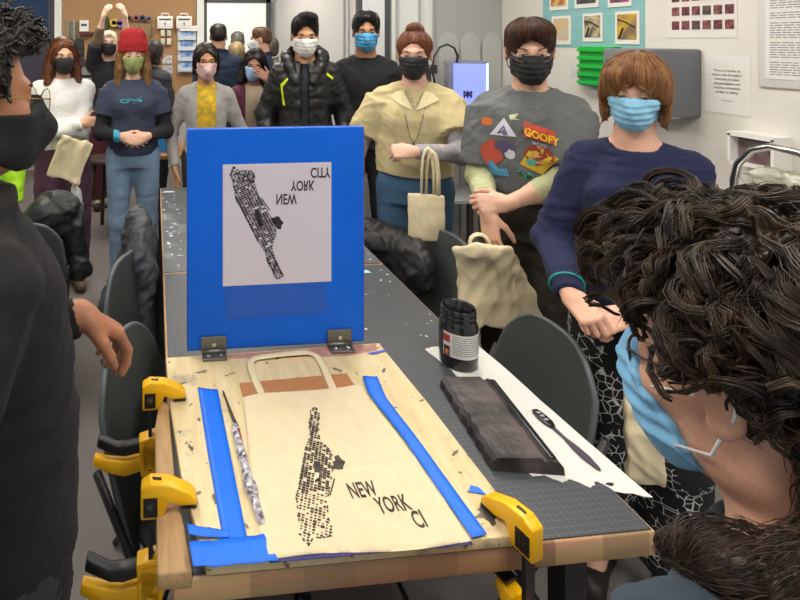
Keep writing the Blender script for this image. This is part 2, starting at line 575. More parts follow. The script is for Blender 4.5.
class Person:
    def __init__(s, label, loc, yaw, H=1.7, cat='person', lean=0.0, head=(0, 0, 0), hoff=(0, 0, 0), skin='c99a80', h=.012, hf=.005, fem=.5, build=1.0, wide=1.0,
                 arms=None, stance=.09, group=None, nose=1.0, jaw=1.0, hscale=1.0, handf=.006, knee=0.0, shrug=0.0, legs=None, drop=0.0):
        s.drop = drop
        s.S = H / 1.70; s.lean = lean; s.fem = fem; s.build = build; s.h = h; s.wide = wide
        s.hf = hf; s.handf = handf; s.jaw = jaw
        T = []
        for (z, cx, cy, rx, ry) in TORSO:
            T.append((z, cx, cy - lean * float(smooth01((z - .93) / .5)), rx * wide, ry * build))
        s.T = T
        s.neck = A3((0, .012 - lean, 1.44))
        s.hc = A3((0 + hoff[0], -.022 - lean * 1.22 + hoff[1], 1.585 + hoff[2]))
        Mh = Matrix.Translation(Vector(s.hc)) @ Matrix.Rotation(head[0], 4, 'Z') @ Matrix.Rotation(head[1], 4, 'X') @ Matrix.Rotation(head[2], 4, 'Y') @ Matrix.Scale(hscale, 4)
        s.Mh = np.array(Mh)
        HP = xf(head_prims(fem, nose, jaw), s.Mh)
        nk = (Mh @ Vector((0, .022, -.06)))
        B = [loft(T, k=.04, grow=-.012)]
        nr = .056 - .008 * fem
        B.append(cap(s.neck + A3((0, 0, -.04)), nk, nr + .008, nr, k=.03))
        s.arm = {}
        for sd in (-1, 1):
            a = dict(w=(sd * .25, -.05, .80), pole=(sd * .5, .6, 0), f=(0, 0, -1), n=(sd, 0, 0), curl=(.3, .35, .4, .45), thumb=(.3, .3), hand=True, fat=1.0, sc=1.0)
            if arms and sd in arms: a.update(arms[sd])
            Sh = Vector((sd * .158 * wide, .006 - lean, 1.345 + shrug))
            El, Wr = ik(Sh, a['w'], .285, .255, a['pole'])
            a['S'], a['E'], a['W'] = Sh, El, Wr
            s.arm[sd] = a
            r = .92 + .1 * (1 - fem) + (build - 1) * .5
            B += [cap(s.neck + A3((sd * .03, .01, -.035)), Sh + Vector((-sd * .01, 0, .01)), .034, .036, k=.03), cap(Sh, El, .046 * r, .036 * r, k=.03), cap(El, El * .45 + Wr * .55, .036 * r, .034 * r, k=.015), cap(El * .5 + Wr * .5, Wr, .034 * r, .024 * r, k=.015)]
            if a['hand']:
                B += hand_prims(sd, a['f'], a['n'], Wr, a['curl'], a['thumb'], sc=a['sc'] * (1.0 - .06 * fem), fat=a['fat'])
        s.leg = {}
        for sd in (-1, 1):
            hp = Vector((sd * .085 * wide, 0, .90)); kn = Vector((sd * (.5 * stance + .05), -.02 - knee, .48)); an = Vector((sd * stance, .03, .09))
            if legs and sd in legs: kn, an = Vector(legs[sd][0]), Vector(legs[sd][1])
            s.leg[sd] = (hp, kn, an)
            B += [cap(hp, kn, .080, .052, k=.03), cap(kn, an, .050, .036, k=.02), cap(an, an + Vector((sd * .02, -.13, -.05)), .036, .028, k=.02)]
        foc = [[], [], []]
        hr = .13 * hscale
        if hf < h:
            for i in range(3): foc[i].append((s.hc[i] - (.14 if i == 2 else hr), s.hc[i] + hr, hf))
        if handf < h:
            for sd in (-1, 1):
                a = s.arm[sd]
                if not a['hand']: continue
                m = a['W'] + Vector(a['f']).normalized() * .08
                for i in range(3): foc[i].append((m[i] - .1, m[i] + .1, handf))
        V, Fq = sculpt(B + HP, h, foc, smooth=1, pw=.35)
        s.root = mobj('person', V * s.S - A3((0, 0, drop)), Fq, mat('skin_' + skin, skin, rough=.5, noise=.07, nscale=14, sss=.12, bump=.25, bscale=300))
        s.root.location = (loc[0], loc[1], 0); s.root.rotation_euler = (0, 0, yaw)
        tag(s.root, label, cat, group)
        s.skin = skin

    def add(s, name, V, Fq, m, parent=None, head=False, smooth=True, fm=None, label=None):
        V = np.asarray(V, float)
        if head: V = V @ s.Mh[:3, :3].T + s.Mh[:3, 3]
        o = mobj(name, V * s.S - A3((0, 0, s.drop)), Fq, m, parent or s.root, smooth, fm)
        if label: o['label'] = label
        return o
    def addmb(s, name, mb, m, parent=None, head=False, smooth=True, label=None):
        return s.add(name, np.array(mb.V), mb.F, m, parent, head, smooth, mb.M, label)

    # ---- head things (head frame: face towards -Y)
    def eyes(s, col='4a3020', openz=.0045, brow='3a2a20', sc=1.0, browr=.0026):
        W = mat('eye_white', 'd8cfc8', rough=.25, spec=.5); I = mat('iris_' + col, col, rough=.2); D = mat('lash_dark', '2a1c18', rough=.7)
        for sd in (-1, 1):
            V = []; F = []; fm = []
            c = (sd * .031, -.0765, 0); R = .0142
            nu, nv = 14, 6
            for j in range(nv + 1):
                for i in range(nu + 1):
                    u = -1 + 2 * i / nu; v = -1 + 2 * j / nv
                    x = u * .0125; z = (v if v < 0 else v * 1.25) * openz * (1 - u * u) ** .7 - .0005
                    y = -math.sqrt(max(R * R - x * x * .9 - z * z, 1e-6))
                    V.append((c[0] + x, c[1] + y, c[2] + z))
            for j in range(nv):
                for i in range(nu):
                    a = j * (nu + 1) + i
                    F.append((a, a + 1, a + nu + 2, a + nu + 1)); fm.append(0)
            mb = MB(); mb.V = V; mb.F = F; mb.M = fm
            mb.m = 1
            dV = []
            for i in range(12):
                th = 2 * PI * i / 12; x = .0056 * math.cos(th); z = min(max(.0056 * math.sin(th), -openz), openz * 1.15)
                dV.append((c[0] + x, c[1] - math.sqrt(R * R - x * x - z * z) - .0006, c[2] + z))
            dV.append((c[0], c[1] - R - .0008, c[2]))
            mb.add(dV, [(i, (i + 1) % 12, 12) for i in range(12)])
            mb.m = 2
            mb.tube([(c[0] + u * .0135, c[1] - math.sqrt(R * R - (u * .0125) ** 2) + .0002, c[2] + openz * 1.3 * (1 - u * u) ** .7) for u in np.linspace(-1, 1, 9)], .0017, 5)
            s.addmb('eye', mb, [W, I, D], head=True)
            b = MB(); b.tube([(sd * (.014 + .034 * t), -.0935 + .016 * t * t, .0195 + .007 * math.sin(t * 2.2)) for t in np.linspace(0, 1, 8)], [browr * (.9 + .4 * math.sin(3 * t)) * (1 - .5 * t) for t in np.linspace(0, 1, 8)], 6)
            s.addmb('eyebrow', b, mat('brow_' + brow, brow, rough=.9), head=True)

    def mask(s, col, kind='surgical', loop='e8e6e2', h=.004, zt=.004, zb=-.118, col2=None, yc=-.012, out=.0, loops=True, label=None, rough=.75, slope=.30, tilt=0.0):
        core = face_core(s.fem, s.jaw)
        def infl(p, g): return Pr(lambda x, y, z: p.f(x, y, z) - g, p.lo - g, p.hi + g, p.op, p.k)
        P = [infl(p, .005) for p in core if p.op == '+']
        P += [ell((0, -.088 - out, -.036), (.030, .047, .046), k=.04), ell((0, -.07, -.07), (.045, .045, .045), k=.03)]
        if kind == 'fold':   # fish / beak shaped
            P += [cap((0, -.098, .0), (0, -.135 - out, -.05), .006, .014, k=.03), cap((0, -.135 - out, -.05), (0, -.095, -.11), .014, .012, k=.03)]
        def reg(x, y, z):
            top = z - (zt - slope * np.abs(x) * (1 - np.clip(np.abs(x) / .12, 0, 1)) + 0 * y)
            nar = np.abs(z + .055) - (.068 - .45 * np.clip(y + .085, 0, 1))
            return np.maximum(np.maximum(top, zb - z), np.maximum(y - (yc + tilt * (-z - .025)), nar))
        P.append(func(reg, (-1, -1, -1), (1, 1, 1), '&', .004))
        def disp(V):
            z = V[:, 2]
            if kind == 'surgical':
                return .0016 * np.sin(z * 2 * PI / .022) * (np.abs(z + .05) < .035) + .0008 * np.sin(V[:, 0] * 180 + z * 90)
            return .001 * np.sin(V[:, 0] * 90 + z * 60)
        V, Fq = sculpt(P, h, disp=disp, smooth=1)
        m = mat('mask_' + col + (col2 or ''), col, rough=rough, col2=col2, nscale=35, bump=.3, bscale=500)
        o = s.add('face_mask', V, Fq, m, head=True, label=label)
        if loops:
            for sd in (-1, 1):
                xa, xb = (.064, .058) if yc > -.05 else (.060, .056)
                mb = MB()
                mb.tube([(sd * xa, yc - .004, -.026), (sd * .076, -.010, -.008), (sd * .083, .012, .020), (sd * .084, .026, .016), (sd * .083, .030, .002), (sd * .082, .026, -.012), (sd * .080, .014, -.030), (sd * .075, -.004, -.060), (sd * xb, yc - .006 + tilt * .055, -.078)], .0016, 5)
                s.addmb('ear_loop', mb, mat('loop_' + loop, loop, rough=.7), parent=o, head=True)
        return o

    def glasses(s, col='2a2624', r=.0012, w=.024, hh=.019, metal=0.0, y=-.108, lens=True, round_=2.6):
        mb = MB()
        for sd in (-1, 1):
            c = (sd * .033, y, -.002)
            pts = []
            for i in range(28):
                th = 2 * PI * i / 28; cs, sn = math.cos(th), math.sin(th)
                q = (abs(cs) ** round_ + abs(sn) ** round_) ** (-1 / round_)
                pts.append((c[0] + w * cs * q, c[1] + .25 * max(0, sd * cs) * .03, c[2] + hh * sn * q))
            mb.tube(pts, r, 6, closed=True)
            mb.tube([(sd * (.033 + w), y + .006, .004), (sd * .068, -.06, .006), (sd * .076, .0, .008), (sd * .078, .02, .004)], r, 6)
        mb.tube([(-.033 + w, y, .003), (0, y - .003, .006), (.033 - w, y, .003)], r, 6)
        g = s.addmb('glasses', mb, mat('frame_' + col, col, rough=.3, metal=metal), head=True)
        if lens:
            for sd in (-1, 1):
                lb = MB(); pts = []
                for i in range(28):
                    th = 2 * PI * i / 28; cs, sn = math.cos(th), math.sin(th)
                    q = (abs(cs) ** round_ + abs(sn) ** round_) ** (-1 / round_)
                    pts.append((sd * .033 + w * cs * q, y + .25 * max(0, sd * cs) * .03, -.002 + hh * sn * q))
                lb.add(pts, [tuple(range(28))])
                s.addmb('lens', lb, mat('lens_glass', 'ffffff', rough=.02, trans=1.0, alpha=.25), parent=g, head=True, smooth=False)
        return g

    def hair(s, style, col, n=500, h=.005, col2=None, rad=.0012, seed=1, length=1.0, amp=.003, curl=0.0, rough=.45, label=None, parting=0.0, steps=10, lift=(-.001, .003)):
        P = []; cut = []
        def cran(t, dz=0): return ell((0, .012, .03 + dz), (.076 + t, .095 + t, .088 + t), k=.02)
        face = ell((0, -.122, -.016), (.076, .078, .110), k=.010, op='-')
        crown = A3((0, .03, .13))
        def radial(P_, t):
            d = P_ - crown; d[:, 2] *= .3
            d /= np.linalg.norm(d, axis=1)[:, None] + 1e-6
            d[:, 2] -= .5
            return d
        def down(P_, t):
            g = np.zeros_like(P_); sx = np.sign(P_[:, 0] - parting)
            top = np.clip((P_[:, 2] - .02) / .08, 0, 1)
            g[:, 0] = sx * (.9 * top + .05); g[:, 1] = .25 * top; g[:, 2] = -1 + .7 * top
            return g
        flow = radial
        ears = [ell((sd * .088, -.015, -.008), (.022, .034, .036), k=.008, op='-') for sd in (-1, 1)]
        if style in ('short', 'quiff', 'crop'):
            P = [cran(.005), ell((0, .005, .078), (.070, .086, .050), k=.03)]
            if style == 'quiff': P += [ell((.012, -.042, .122), (.058, .050, .032), rot=(-.25, .15, 0), k=.03), ell((-.035, -.066, .088), (.034, .024, .028), rot=(0, .5, 0), k=.02)]
            if style == 'crop': P += [ell((0, -.035, .100), (.058, .05, .028), k=.03)]
            cut = [face] + ears + [func(lambda x, y, z: (-.012 - .035 * smooth01((y + .01) / .08)) - z, (-1, -1, -.2), (1, 1, .05), '-', .008)]
            cut[-1] = Pr(lambda x, y, z: z - (-.012 - .045 * smooth01((y + .01) / .08)) + 0 * x, (-.2, -.2, -.25), (.2, .2, .06), '-', .01)
        elif style == 'bowl':
            P = [cran(.007), ell((0, -.015, .085), (.077, .088, .046), k=.03), ell((0, -.066, .086), (.060, .034, .028), k=.02)]
            cut = [ell((0, -.122, -.031), (.074, .080, .104), k=.01, op='-')] + ears + [Pr(lambda x, y, z: z - (-.012 - .045 * smooth01((y + .01) / .08)) + 0 * x, (-.2, -.2, -.25), (.2, .2, .06), '-', .01)]
        elif style == 'bob':
            P = [cran(.014), ell((0, .055, -.03), (.082, .058, .088), k=.03)]
            for sd in (-1, 1):
                P += [ell((sd * .071, .008, -.026), (.021, .052, .090), rot=(0, sd * -.05, 0), k=.02), cap((sd * .062, -.058, .062), (sd * .078, -.05, -.01), .018, .013, k=.02)]
            P += [ell((0, -.066, .060), (.066, .034, .040), k=.02)]
            cut = [ell((0, -.124, -.042), (.067, .078, .097), k=.008, op='-')]
        elif style == 'bun':
            P = [cran(.008), ell((0, .005, .133), (.030, .030, .024), k=.008), cap((-.02, .0, .125), (.02, .0, .125), .022, k=.01)]
            cut = [ell((0, -.118, -.030), (.072, .080, .108), k=.012, op='-')] + ears + [Pr(lambda x, y, z: z - (-.02 - .045 * smooth01((y + .01) / .08)) + 0 * x, (-.2, -.2, -.25), (.2, .2, .06), '-', .01)]
            def flow(P_, t):
                d = A3((0, .01, .15)) - P_; d[:, 1] += .05
                return d
        elif style in ('long', 'tied'):
            L = .26 * length
            P = [cran(.012), ell((0, .05, -.02), (.082, .060, .085), k=.03)]
            if style == 'long':
                for sd in (-1, 1):
                    P += [cap((sd * .070, -.01, .01), (sd * .088, -.018, -.10), .024, .027, k=.03), cap((sd * .088, -.018, -.10), (sd * .100, -.045, -.02 - L), .029, .026, k=.03),
                          cap((sd * .080, .03, -.02), (sd * .08, .045, -.02 - L), .035, .045, k=.03)]
                P += [cap((0, .07, -.04), (0, .085, -.02 - L), .055, .06, k=.03)]
            else:
                P += [cap((0, .07, -.04), (0, .085, -.14), .05, .045, k=.03)]
                for sd in (-1, 1): P += [cap((sd * .070, .0, .01), (sd * .074, .035, -.09), .020, .024, k=.03)]
            cut = [ell((0, -.118, -.032), (.068, .080, .116), k=.010, op='-')]
            flow = down
        elif style == 'cap':
            P = [cran(.006)]; cut = [face]
        s.hp = P + cut
        V, Fq = sculpt(P + cut, h, disp=wrinkle(amp, .02, seed, (1, 1, .35)), smooth=2)
        m = mat('hair_' + col + (col2 or ''), col, rough=rough, col2=col2, noise=.35, nscale=45, spec=.35, bump=.6, bscale=160, stretch=(1, 1, .25))
        if n:
            r = np.random.RandomState(seed)
            roots = V[r.choice(len(V), n)]
            if style in ('long', 'bob', 'tied'):
                roots = roots[roots[:, 2] > -.05 - .12 * (style == 'long')]
            SV, SF = strands(P + cut, roots, flow, steps, .016 if style != 'short' else .008, seed, lift=lift, curl=curl, curlw=60, rad=rad)
            V, Fq = np.concatenate([V, SV]), np.concatenate([Fq, SF + len(V)])
        return s.add('hair', V, Fq, m, head=True, label=label)

    # ---- garments (body frame)
    def top(s, name, m, grow=.014, z0=.88, z1=1.455, sleeve=1.0, sgrow=.012, amp=.004, fold=.09, seed=1, neck=.062, vneck=0.0, h=None, open_=0.0, flare=0.0, cuff=0.0,
            quilt=0.0, collar=0.0, drop=0.0, bust=0.0, extra=None, sides=(-1, 1), label=None, parent=None, stretch=(.6, .6, 1.3), sag=0.0, yoke=True):
        T = [(z, cx, cy, rx + flare * float(smooth01((1.1 - z) / .2)), ry + flare * .6 * float(smooth01((1.1 - z) / .2))) for (z, cx, cy, rx, ry) in s.T]
        if sag:   # loose body: waist does not pull in
            T = [(z, cx, cy, rx + sag * math.exp(-((z - 1.10) / .09) ** 2), ry + sag * .7 * math.exp(-((z - 1.10) / .09) ** 2)) for (z, cx, cy, rx, ry) in T]
        P = [loft(T, k=.04, z0=z0, z1=z1, grow=grow)]
        if bust:
            for sd in (-1, 1): P.append(ell((sd * .068, -.078 - s.lean * .75 - grow * .6, 1.255), (.062, .05 * bust, .062), k=.05))
        for sd in sides:
            a = s.arm[sd]; S_, E, W = a['S'], a['E'], a['W']
            g = sgrow; L1, L2 = .285, .255
            if yoke: P.append(cap(s.neck + A3((sd * .035, .01, -.045)), S_ + Vector((-sd * .012, 0, .008)), .034 + g * .8, .036 + g, k=.04))
            if sleeve <= .0: continue
            if sleeve <= .5:
                Q = S_.lerp(E, sleeve * 2)
                P.append(cap(S_, Q, .052 + g, .046 + g * 1.6, k=.03, flat=True))
            else:
                P.append(cap(S_ if yoke else S_.lerp(E, .25), E, (.050 if yoke else .044) + g, .040 + g, k=.03))
                t = (sleeve - .5) * 2; Q = E.lerp(W, t)
                P.append(cap(E, Q, .041 + g, .030 + g * .8 - .004 * (t > .9), k=.02, flat=False if False else True))
                P.append(ell(E, (.041 + g,) * 3, k=.02))
                if cuff: P.append(cap(E.lerp(W, t - .16), Q, .030 + g * .75 + cuff * .3, .027 + g * .4 + cuff, k=.006, flat=True))
        if collar:   # stand-up collar / hood roll
            nk = s.neck
            n_ = 14
            pts = [Vector((math.cos(2 * PI * i / n_) * (.085 + collar * .3), nk[1] + .0 + math.sin(2 * PI * i / n_) * (.075 + collar * .3), 1.445 + .03 * math.sin(2 * PI * i / n_))) for i in range(n_)]
            for i in range(n_): P.append(cap(pts[i], pts[(i + 1) % n_], collar, k=.015))
        if extra: P += extra
        if neck:
            P.append(cap((0, s.neck[1] - .004, 1.41 + drop), (0, s.neck[1] - .01 - .02, 1.52), neck * .8, neck * 1.25, k=.012, op='-'))
        if vneck:
            P.append(cap((0, s.neck[1] - .12, 1.40 - vneck), (0, s.neck[1] - .1, 1.47), .012, .055, k=.01, op='-'))
        if open_:
            P.append(boxp((0, -.15 - s.lean * .7, 1.1), (open_, .16, .45), k=.02, op='-'))
        w = wrinkle(amp, fold, seed, stretch)
        wf = wrinkle(amp * .35, fold * .3, seed + 5, stretch)
        arms = s.arm
        def disp(V):
            d = w(V) + wf(V)
            if quilt:
                # horizontal baffles on the body, rings along the sleeves
                q = np.abs(np.sin(V[:, 2] * PI / .075)) ** .6
                for sd in sides:
                    a = arms[sd]
                    for (A_, B_) in ((a['S'], a['E']), (a['E'], a['W'])):
                        A1 = A3(A_); D_ = A3(B_) - A1; L = np.linalg.norm(D_); D_ /= L
                        t = (V - A1) @ D_; rr = np.linalg.norm((V - A1) - t[:, None] * D_, axis=1)
                        on = (t > 0) & (t < L) & (rr < .09) & (np.abs(V[:, 0]) > .16 * s.wide)
                        q = np.where(on, np.abs(np.sin(t * PI / .07)) ** .6, q)
                d = d + quilt * (q - .6)
            return d
        V, Fq = sculpt(P, h or max(.008, s.h * .8), smooth=1, disp=disp)
        return s.add(name, V, Fq, m, parent=parent, label=label)

    def legs_(s, name, m, grow=.012, z0=.10, z1=1.0, amp=.004, fold=.08, seed=3, wide=0.0, h=None, skirt=False, label=None):
        P = [loft([t for t in s.T if t[0] < 1.11], k=.04, z0=.84, z1=z1, grow=grow * .8)]
        if skirt:
            P.append(loft([(z0, 0, 0, .20 + wide, .16 + wide), (.6, 0, 0, .185 + wide * .5, .15), (.93, 0, 0, .165, .118)], k=.03, grow=.004))
        else:
            for sd in (-1, 1):
                hp, kn, an = s.leg[sd]
                P += [cap(hp, kn, .086 + grow, .056 + grow + wide * .6, k=.03), cap(kn, an, .056 + grow + wide * .6, .042 + grow + wide, k=.02)]
            P.append(func(lambda x, y, z: z0 - z, (-1, -1, -1), (1, 1, 1), '&', .0))
        V, Fq = sculpt(P, h or max(.009, s.h * .8), smooth=1, disp=wrinkle(amp, fold, seed, (.7, .7, 1.2)))
        return s.add(name, V, Fq, m, label=label)

    def shoes(s, col='2a2422', sole='15120f', h=.008, boot=0.0, sides=(-1, 1)):
        for sd in sides:
            an = s.leg[sd][2]
            toe = an + Vector((sd * .02, -.16, -.055)); heel = an + Vector((0, .035, -.05))
            P = [cap(heel, toe, .040, .036, k=.02), cap(an + Vector((0, 0, .03 + boot)), an + Vector((0, -.01, -.03)), .048, .046, k=.03),
                 func(lambda x, y, z: .012 + s.drop / s.S - z, (-1, -1, -1), (1, 1, 1), '&', .004)]
            V, Fq = sculpt(P, h, smooth=1)
            o = s.add('shoe', V, Fq, mat('leather_' + col, col, rough=.5, noise=.15, nscale=12))
            Q = [cap(heel * 1, toe * 1, .045, .041, k=.0), func(lambda x, y, z: np.maximum(z - s.drop / s.S - .022, s.drop / s.S - z), (-1, -1, -1), (1, 1, 1), '&', .003)]
            V, Fq = sculpt(Q, h * .8, smooth=1)
            s.add('sole', V, Fq, mat('sole_' + sole, sole, rough=.8), parent=o)
LAMP_E = [16, 16, 17, 17, 17, 17]
# ---------------------------------------------------------------- the room
def structure(o): o['kind'] = 'structure'; return o

def boxobj(name, c, d, m, parent=None, rz=0.0, bv=0.0):
    o = MB().box((0, 0, 0), d, ch=0).build(name, m, parent)
    o.location = c; o.rotation_euler = (0, 0, rz)
    if bv: bevel(o, bv)
    return o

M_wall = mat('wall_paint', 'dcd8d0', rough=.75, noise=.02, nscale=3, bump=.15, bscale=80)
M_wall2 = mat('wall_paint_grey', 'c9c9c6', rough=.75, noise=.02, nscale=3)
M_floor = mat('vinyl_floor', '76716e', rough=.55, noise=.07, nscale=160, bump=.05, bscale=40)
M_ceil = mat('ceiling_paint', 'd8d6d0', rough=.9)
M_darkframe = mat('dark_frame_metal', '4a4a50', rough=.5)
M_white = mat('white_plastic', 'e8e6e0', rough=.45)
M_post = mat('post_paint', 'dfe2dc', rough=.6)
XW = 2.70
structure(boxobj('floor', (-.15, 3.0, -.05), (5.9, 8.0, .1), M_floor))
structure(boxobj('wall_right', (XW + .05, 1.475, 1.5), (.1, 4.95, 3.0), M_wall))
structure(boxobj('wall_left', (-3.05, 3.0, 1.5), (.1, 8.0, 3.0), M_wall))
structure(boxobj('ceiling', (-.15, 3.0, 3.05), (5.9, 8.0, .1), M_ceil))
structure(boxobj('wall_back', (-.7, 6.90, 1.5), (4.7, .1, 3.0), mat('back_wall_paint', 'c4c4c2', rough=.8)))
structure(boxobj('wall_side', (1.61, 5.45, 1.5), (.1, 2.9, 3.0), M_wall2))
structure(boxobj('baseboard_right', (XW - .006, 1.475, .05), (.012, 4.9, .1), mat('baseboard_vinyl', '5a5856', rough=.6)))
# partition with glass behind the group on the right
p = MB()
p.box((2.2, 4.0, 1.5), (1.1, .06, 3.0))
structure(p.build('wall_partition', M_wall2))
w = empty('window_1', (1.69, 3.955, 0)); structure(w)
b = MB()
for x in (-.105, .115): b.box((x, 0, 1.5), (.028 if x < 0 else .036, .05, 2.96))
b.box((0, 0, 2.2), (.2, .04, .05)); b.box((0, 0, .12), (.2, .04, .2))
b.build('window_frame', M_darkframe, w)
MB().box((.005, 0, 1.2), (.19, .012, 1.96)).build('window_pane', mat('frosted_glass', 'dfe3e2', rough=.3, spec=.6), w)
t = MB()
t.box((1.99, 3.955, 1.5), (.30, .03, 2.9)); t.box((2.155, 3.945, 1.5), (.03, .04, 2.9))
structure(t.build('trim_1', M_post)); 
t = MB(); t.box((1.88, 3.93, 1.5), (.02, .03, 2.9)); t.box((2.06, 3.93, 1.5), (.012, .03, 2.9)); structure(t.build('trim_2', mat('trim_grey', 'b4b6b6', rough=.6)))
cb = empty('wall_cabinet', (2.43, 3.86, 0)); tag(cb, 'tall pale grey cupboard with three arched door panels behind the glowing printer', 'cupboard')
MB().box((0, .03, 1.05), (.53, .06, 2.06)).build('body', mat('cabinet_grey', 'a9aaa8', rough=.6), cb)
MB().box((0, -.01, 2.06), (.53, .05, .1)).build('top_rail', mat('rail_grey', '87888a', rough=.6), cb)
for i in range(3):
    x = -.175 + .176 * i
    pts = [(x - .078, 0), (x + .078, 0)] + [(x + .078 * math.cos(a), 1.60 + .11 * math.sin(a)) for a in np.linspace(0, PI, 12)]
    d = MB(); M = Matrix(((1, 0, 0), (0, 0, -1), (0, 1, 0)))
    d.prism([(a, q + .05 if q == 0 else q) for a, q in pts], .002, .016, M=M)
    d.build('door', mat('panel_grey', 'b6b7b5', rough=.5), cb)

# back wall: dark window, post, pegboard, bright door
w = empty('window_2', (-1.72, 6.84, 0)); structure(w)
MB().box((0, 0, 2.08), (.84, .03, .64)).build('window_pane', mat('night_glass', '1c3a5c', rough=.2), w)
b = MB(); b.box((.42, -.02, 1.6), (.09, .06, 2.9)); b.box((-.05, -.02, 1.74), (.86, .06, .06)); b.box((-.02, -.015, .9), (.84, .05, 1.62)); b.build('window_frame', mat('slate_frame', '3b3a48', rough=.5), w)
structure(boxobj('trim_3', (-1.215, 6.80, 1.5), (.085, .09, 3.0), M_post))
structure(boxobj('trim_4', (.585, 6.80, 1.5), (.09, .09, 3.0), M_post))
def pegmat():
    m = mat('pegboard', 'a5815a', rough=.85, noise=.04, nscale=6)
    return m
pb = boxobj('pegboard', (-.318, 6.825, 1.75), (1.69, .02, 2.1), pegmat()); tag(pb, 'tan pegboard covering the back wall between two white posts', 'pegboard')
dr = empty('door_1', (1.06, 6.80, 0)); structure(dr)
b = MB(); b.box((-.42, 0, 1.1), (.06, .07, 2.2)); b.box((.42, 0, 1.1), (.06, .07, 2.2)); b.box((0, 0, 2.165), (.9, .07, .06)); b.box((0, 0, .5), (.8, .05, 1.0))
b.build('door_frame', M_darkframe, dr)
MB().box((0, 0, 1.56), (.78, .03, 1.15)).build('pane', mat('lit_glass', 'e8ece4', rough=.3, emit='e6ecdf', estr=.33), dr)
MB().tube([(.33, -.05, .95), (.33, -.08, .95), (.22, -.08, .95)], .01, 8).build('door_handle', mat('chrome', 'c8c8c8', rough=.15, metal=1), dr, smooth=True)
seam = MB().box((1.553, 4.2, 1.5), (.012, .02, 3.0)).box((1.553, 4.10, 1.5), (.008, .012, 3.0)); structure(seam.build('trim_5', mat('trim_seam', '9c9c9c', rough=.6)))

# things on the pegboard
Y = 6.80
def back(name, label, cat, group=None, loc=(0, 0, 0)):
    o = empty(name, loc); tag(o, label, cat, group); return o
for i in range(4):
    m = MB().tube([(-1.10 + .038 * i, Y, 1.47 + .01 * i), (-1.10 + .038 * i, Y, 1.90 - .02 * (i % 2))], .014, 10)
    o = m.build('tube', mat('tube_%d' % i, ['8d8f84', '6f7468', '9aa096', '70705f'][i], rough=.5), smooth=True)
    tag(o, ['pale grey-brown tube, leftmost of four hanging on the pegboard by the white post', 'olive grey tube, second from the white post on the pegboard', 'light grey-green tube, third from the white post on the pegboard', 'dark olive tube, farthest from the white post on the pegboard'][i], 'tube', 'tubes hanging on the pegboard')
o = back('wall_box', 'small white box with a grey slot on the pegboard above the dark red tray', 'box', loc=(-.89, Y, 1.83))
MB().box((0, -.02, 0), (.11, .09, .14)).build('body', M_white, o); MB().box((0, -.068, .01), (.07, .008, .03)).build('slot', M_darkframe, o)
tag(boxobj('wall_tray', (-.86, 6.77, 1.735), (.18, .12, .03), mat('dark_red', '5d2a2c')), 'dark red tray under the small white box on the pegboard', 'tray')
V_, F_ = sculpt([boxp((-.95, 6.77, 1.50), (.055, .035, .15), k=.02), cap((-.98, 6.77, 1.66), (-.92, 6.77, 1.66), .012, k=.01)], .012, disp=wrinkle(.008, .06, 2))
tag(mobj('hanging_bag', V_, F_, mat('bag_black', '23262c')), 'black bag hanging on the pegboard below the white box', 'bag')
o = back('tool_holder', 'dark green and black tool holder hanging on the pegboard behind raised hands', 'tool holder', loc=(-.63, Y, 1.85))
MB().box((0, -.03, 0), (.08, .07, .15)).build('body', mat('dgreen', '2a3a24'), o); MB().tube([(-.02, -.03, .07), (-.03, -.03, .12)], .01).tube([(.02, -.03, .07), (.03, -.03, .11)], .01).build('tool', M_darkframe, o)
for i, (x, z, r, c, l) in enumerate([(-.52, 1.87, .055, 'c8b23a', 'yellow tape roll hanging on the pegboard right of the raised hands'), (-.44, 1.86, .05, '8a5fb8', 'purple tape roll hanging on the pegboard beside the yellow roll'),
                               (-.33, 1.93, .035, '5a3038', 'small maroon tape roll above the red knit hat'), (-.24, 1.93, .04, '8a4a4e', 'brick red tape roll hanging above the red knit hat'), (-.16, 1.93, .042, '49405c', 'plum tape roll on the pegboard, nearly above the red hat right edge'), (-.08, 1.92, .035, '6c5e72', 'grey mauve tape roll, rightmost of the rolls on the pegboard')]):
    m = MB(); M = Matrix.Rotation(PI / 2, 3, 'X')
    m.lathe([(r * .5, -.02), (r, -.02), (r, .02), (r * .5, .02), (r * .5, -.02)], (x, Y - .02, z), 20, M)
    tag(m.build('tape_roll', mat('roll_' + c, c, rough=.5), smooth=False), l, 'tape roll', 'rolls hanging on the pegboard')
for i in range(6):
    x = -.42 + .075 * i
    m = MB().tube([(x, Y, 1.84), (x + .005, Y - .03, 1.80), (x, Y - .03, 1.70)], .008, 6).box((x, Y - .03, 1.72), (.025, .02, .08))
    tag(m.build('pliers', mat('plier_%d' % (i % 3), ['6a6a4c', '8a8478', '4c5648'][i % 3], rough=.5)), 'hand tool hanging in the row under the tape rolls', 'hand tool', 'hand tools on the pegboard')
for i, x in enumerate((.128, .372)):
    o = back('first_aid_case', ['white wall case with carry handle, left of the pair on the pegboard', 'white wall case with carry handle, right of the pair on the pegboard'][i], 'case', 'white cases on the pegboard', (x, Y, 1.885))
    bevel(MB().box((0, -.03, -.01), (.20, .08, .165)).build('body', M_white, o), .01)
    MB().tube([(-.05, -.03, .07), (-.045, -.03, .105), (.045, -.03, .105), (.05, -.03, .07)], .009, 8).build('handle', M_white, o, smooth=True)
    MB().box((0, -.073, .03), (.15, .006, .018)).build('stripe', mat('ink_grey', '3a3c40'), o)
    MB().box((0, -.073, -.02), (.02, .006, .012)).box((0, -.073, -.035), (.012, .006, .03)).build('emblem', mat('ink_grey', '3a3c40'), o)
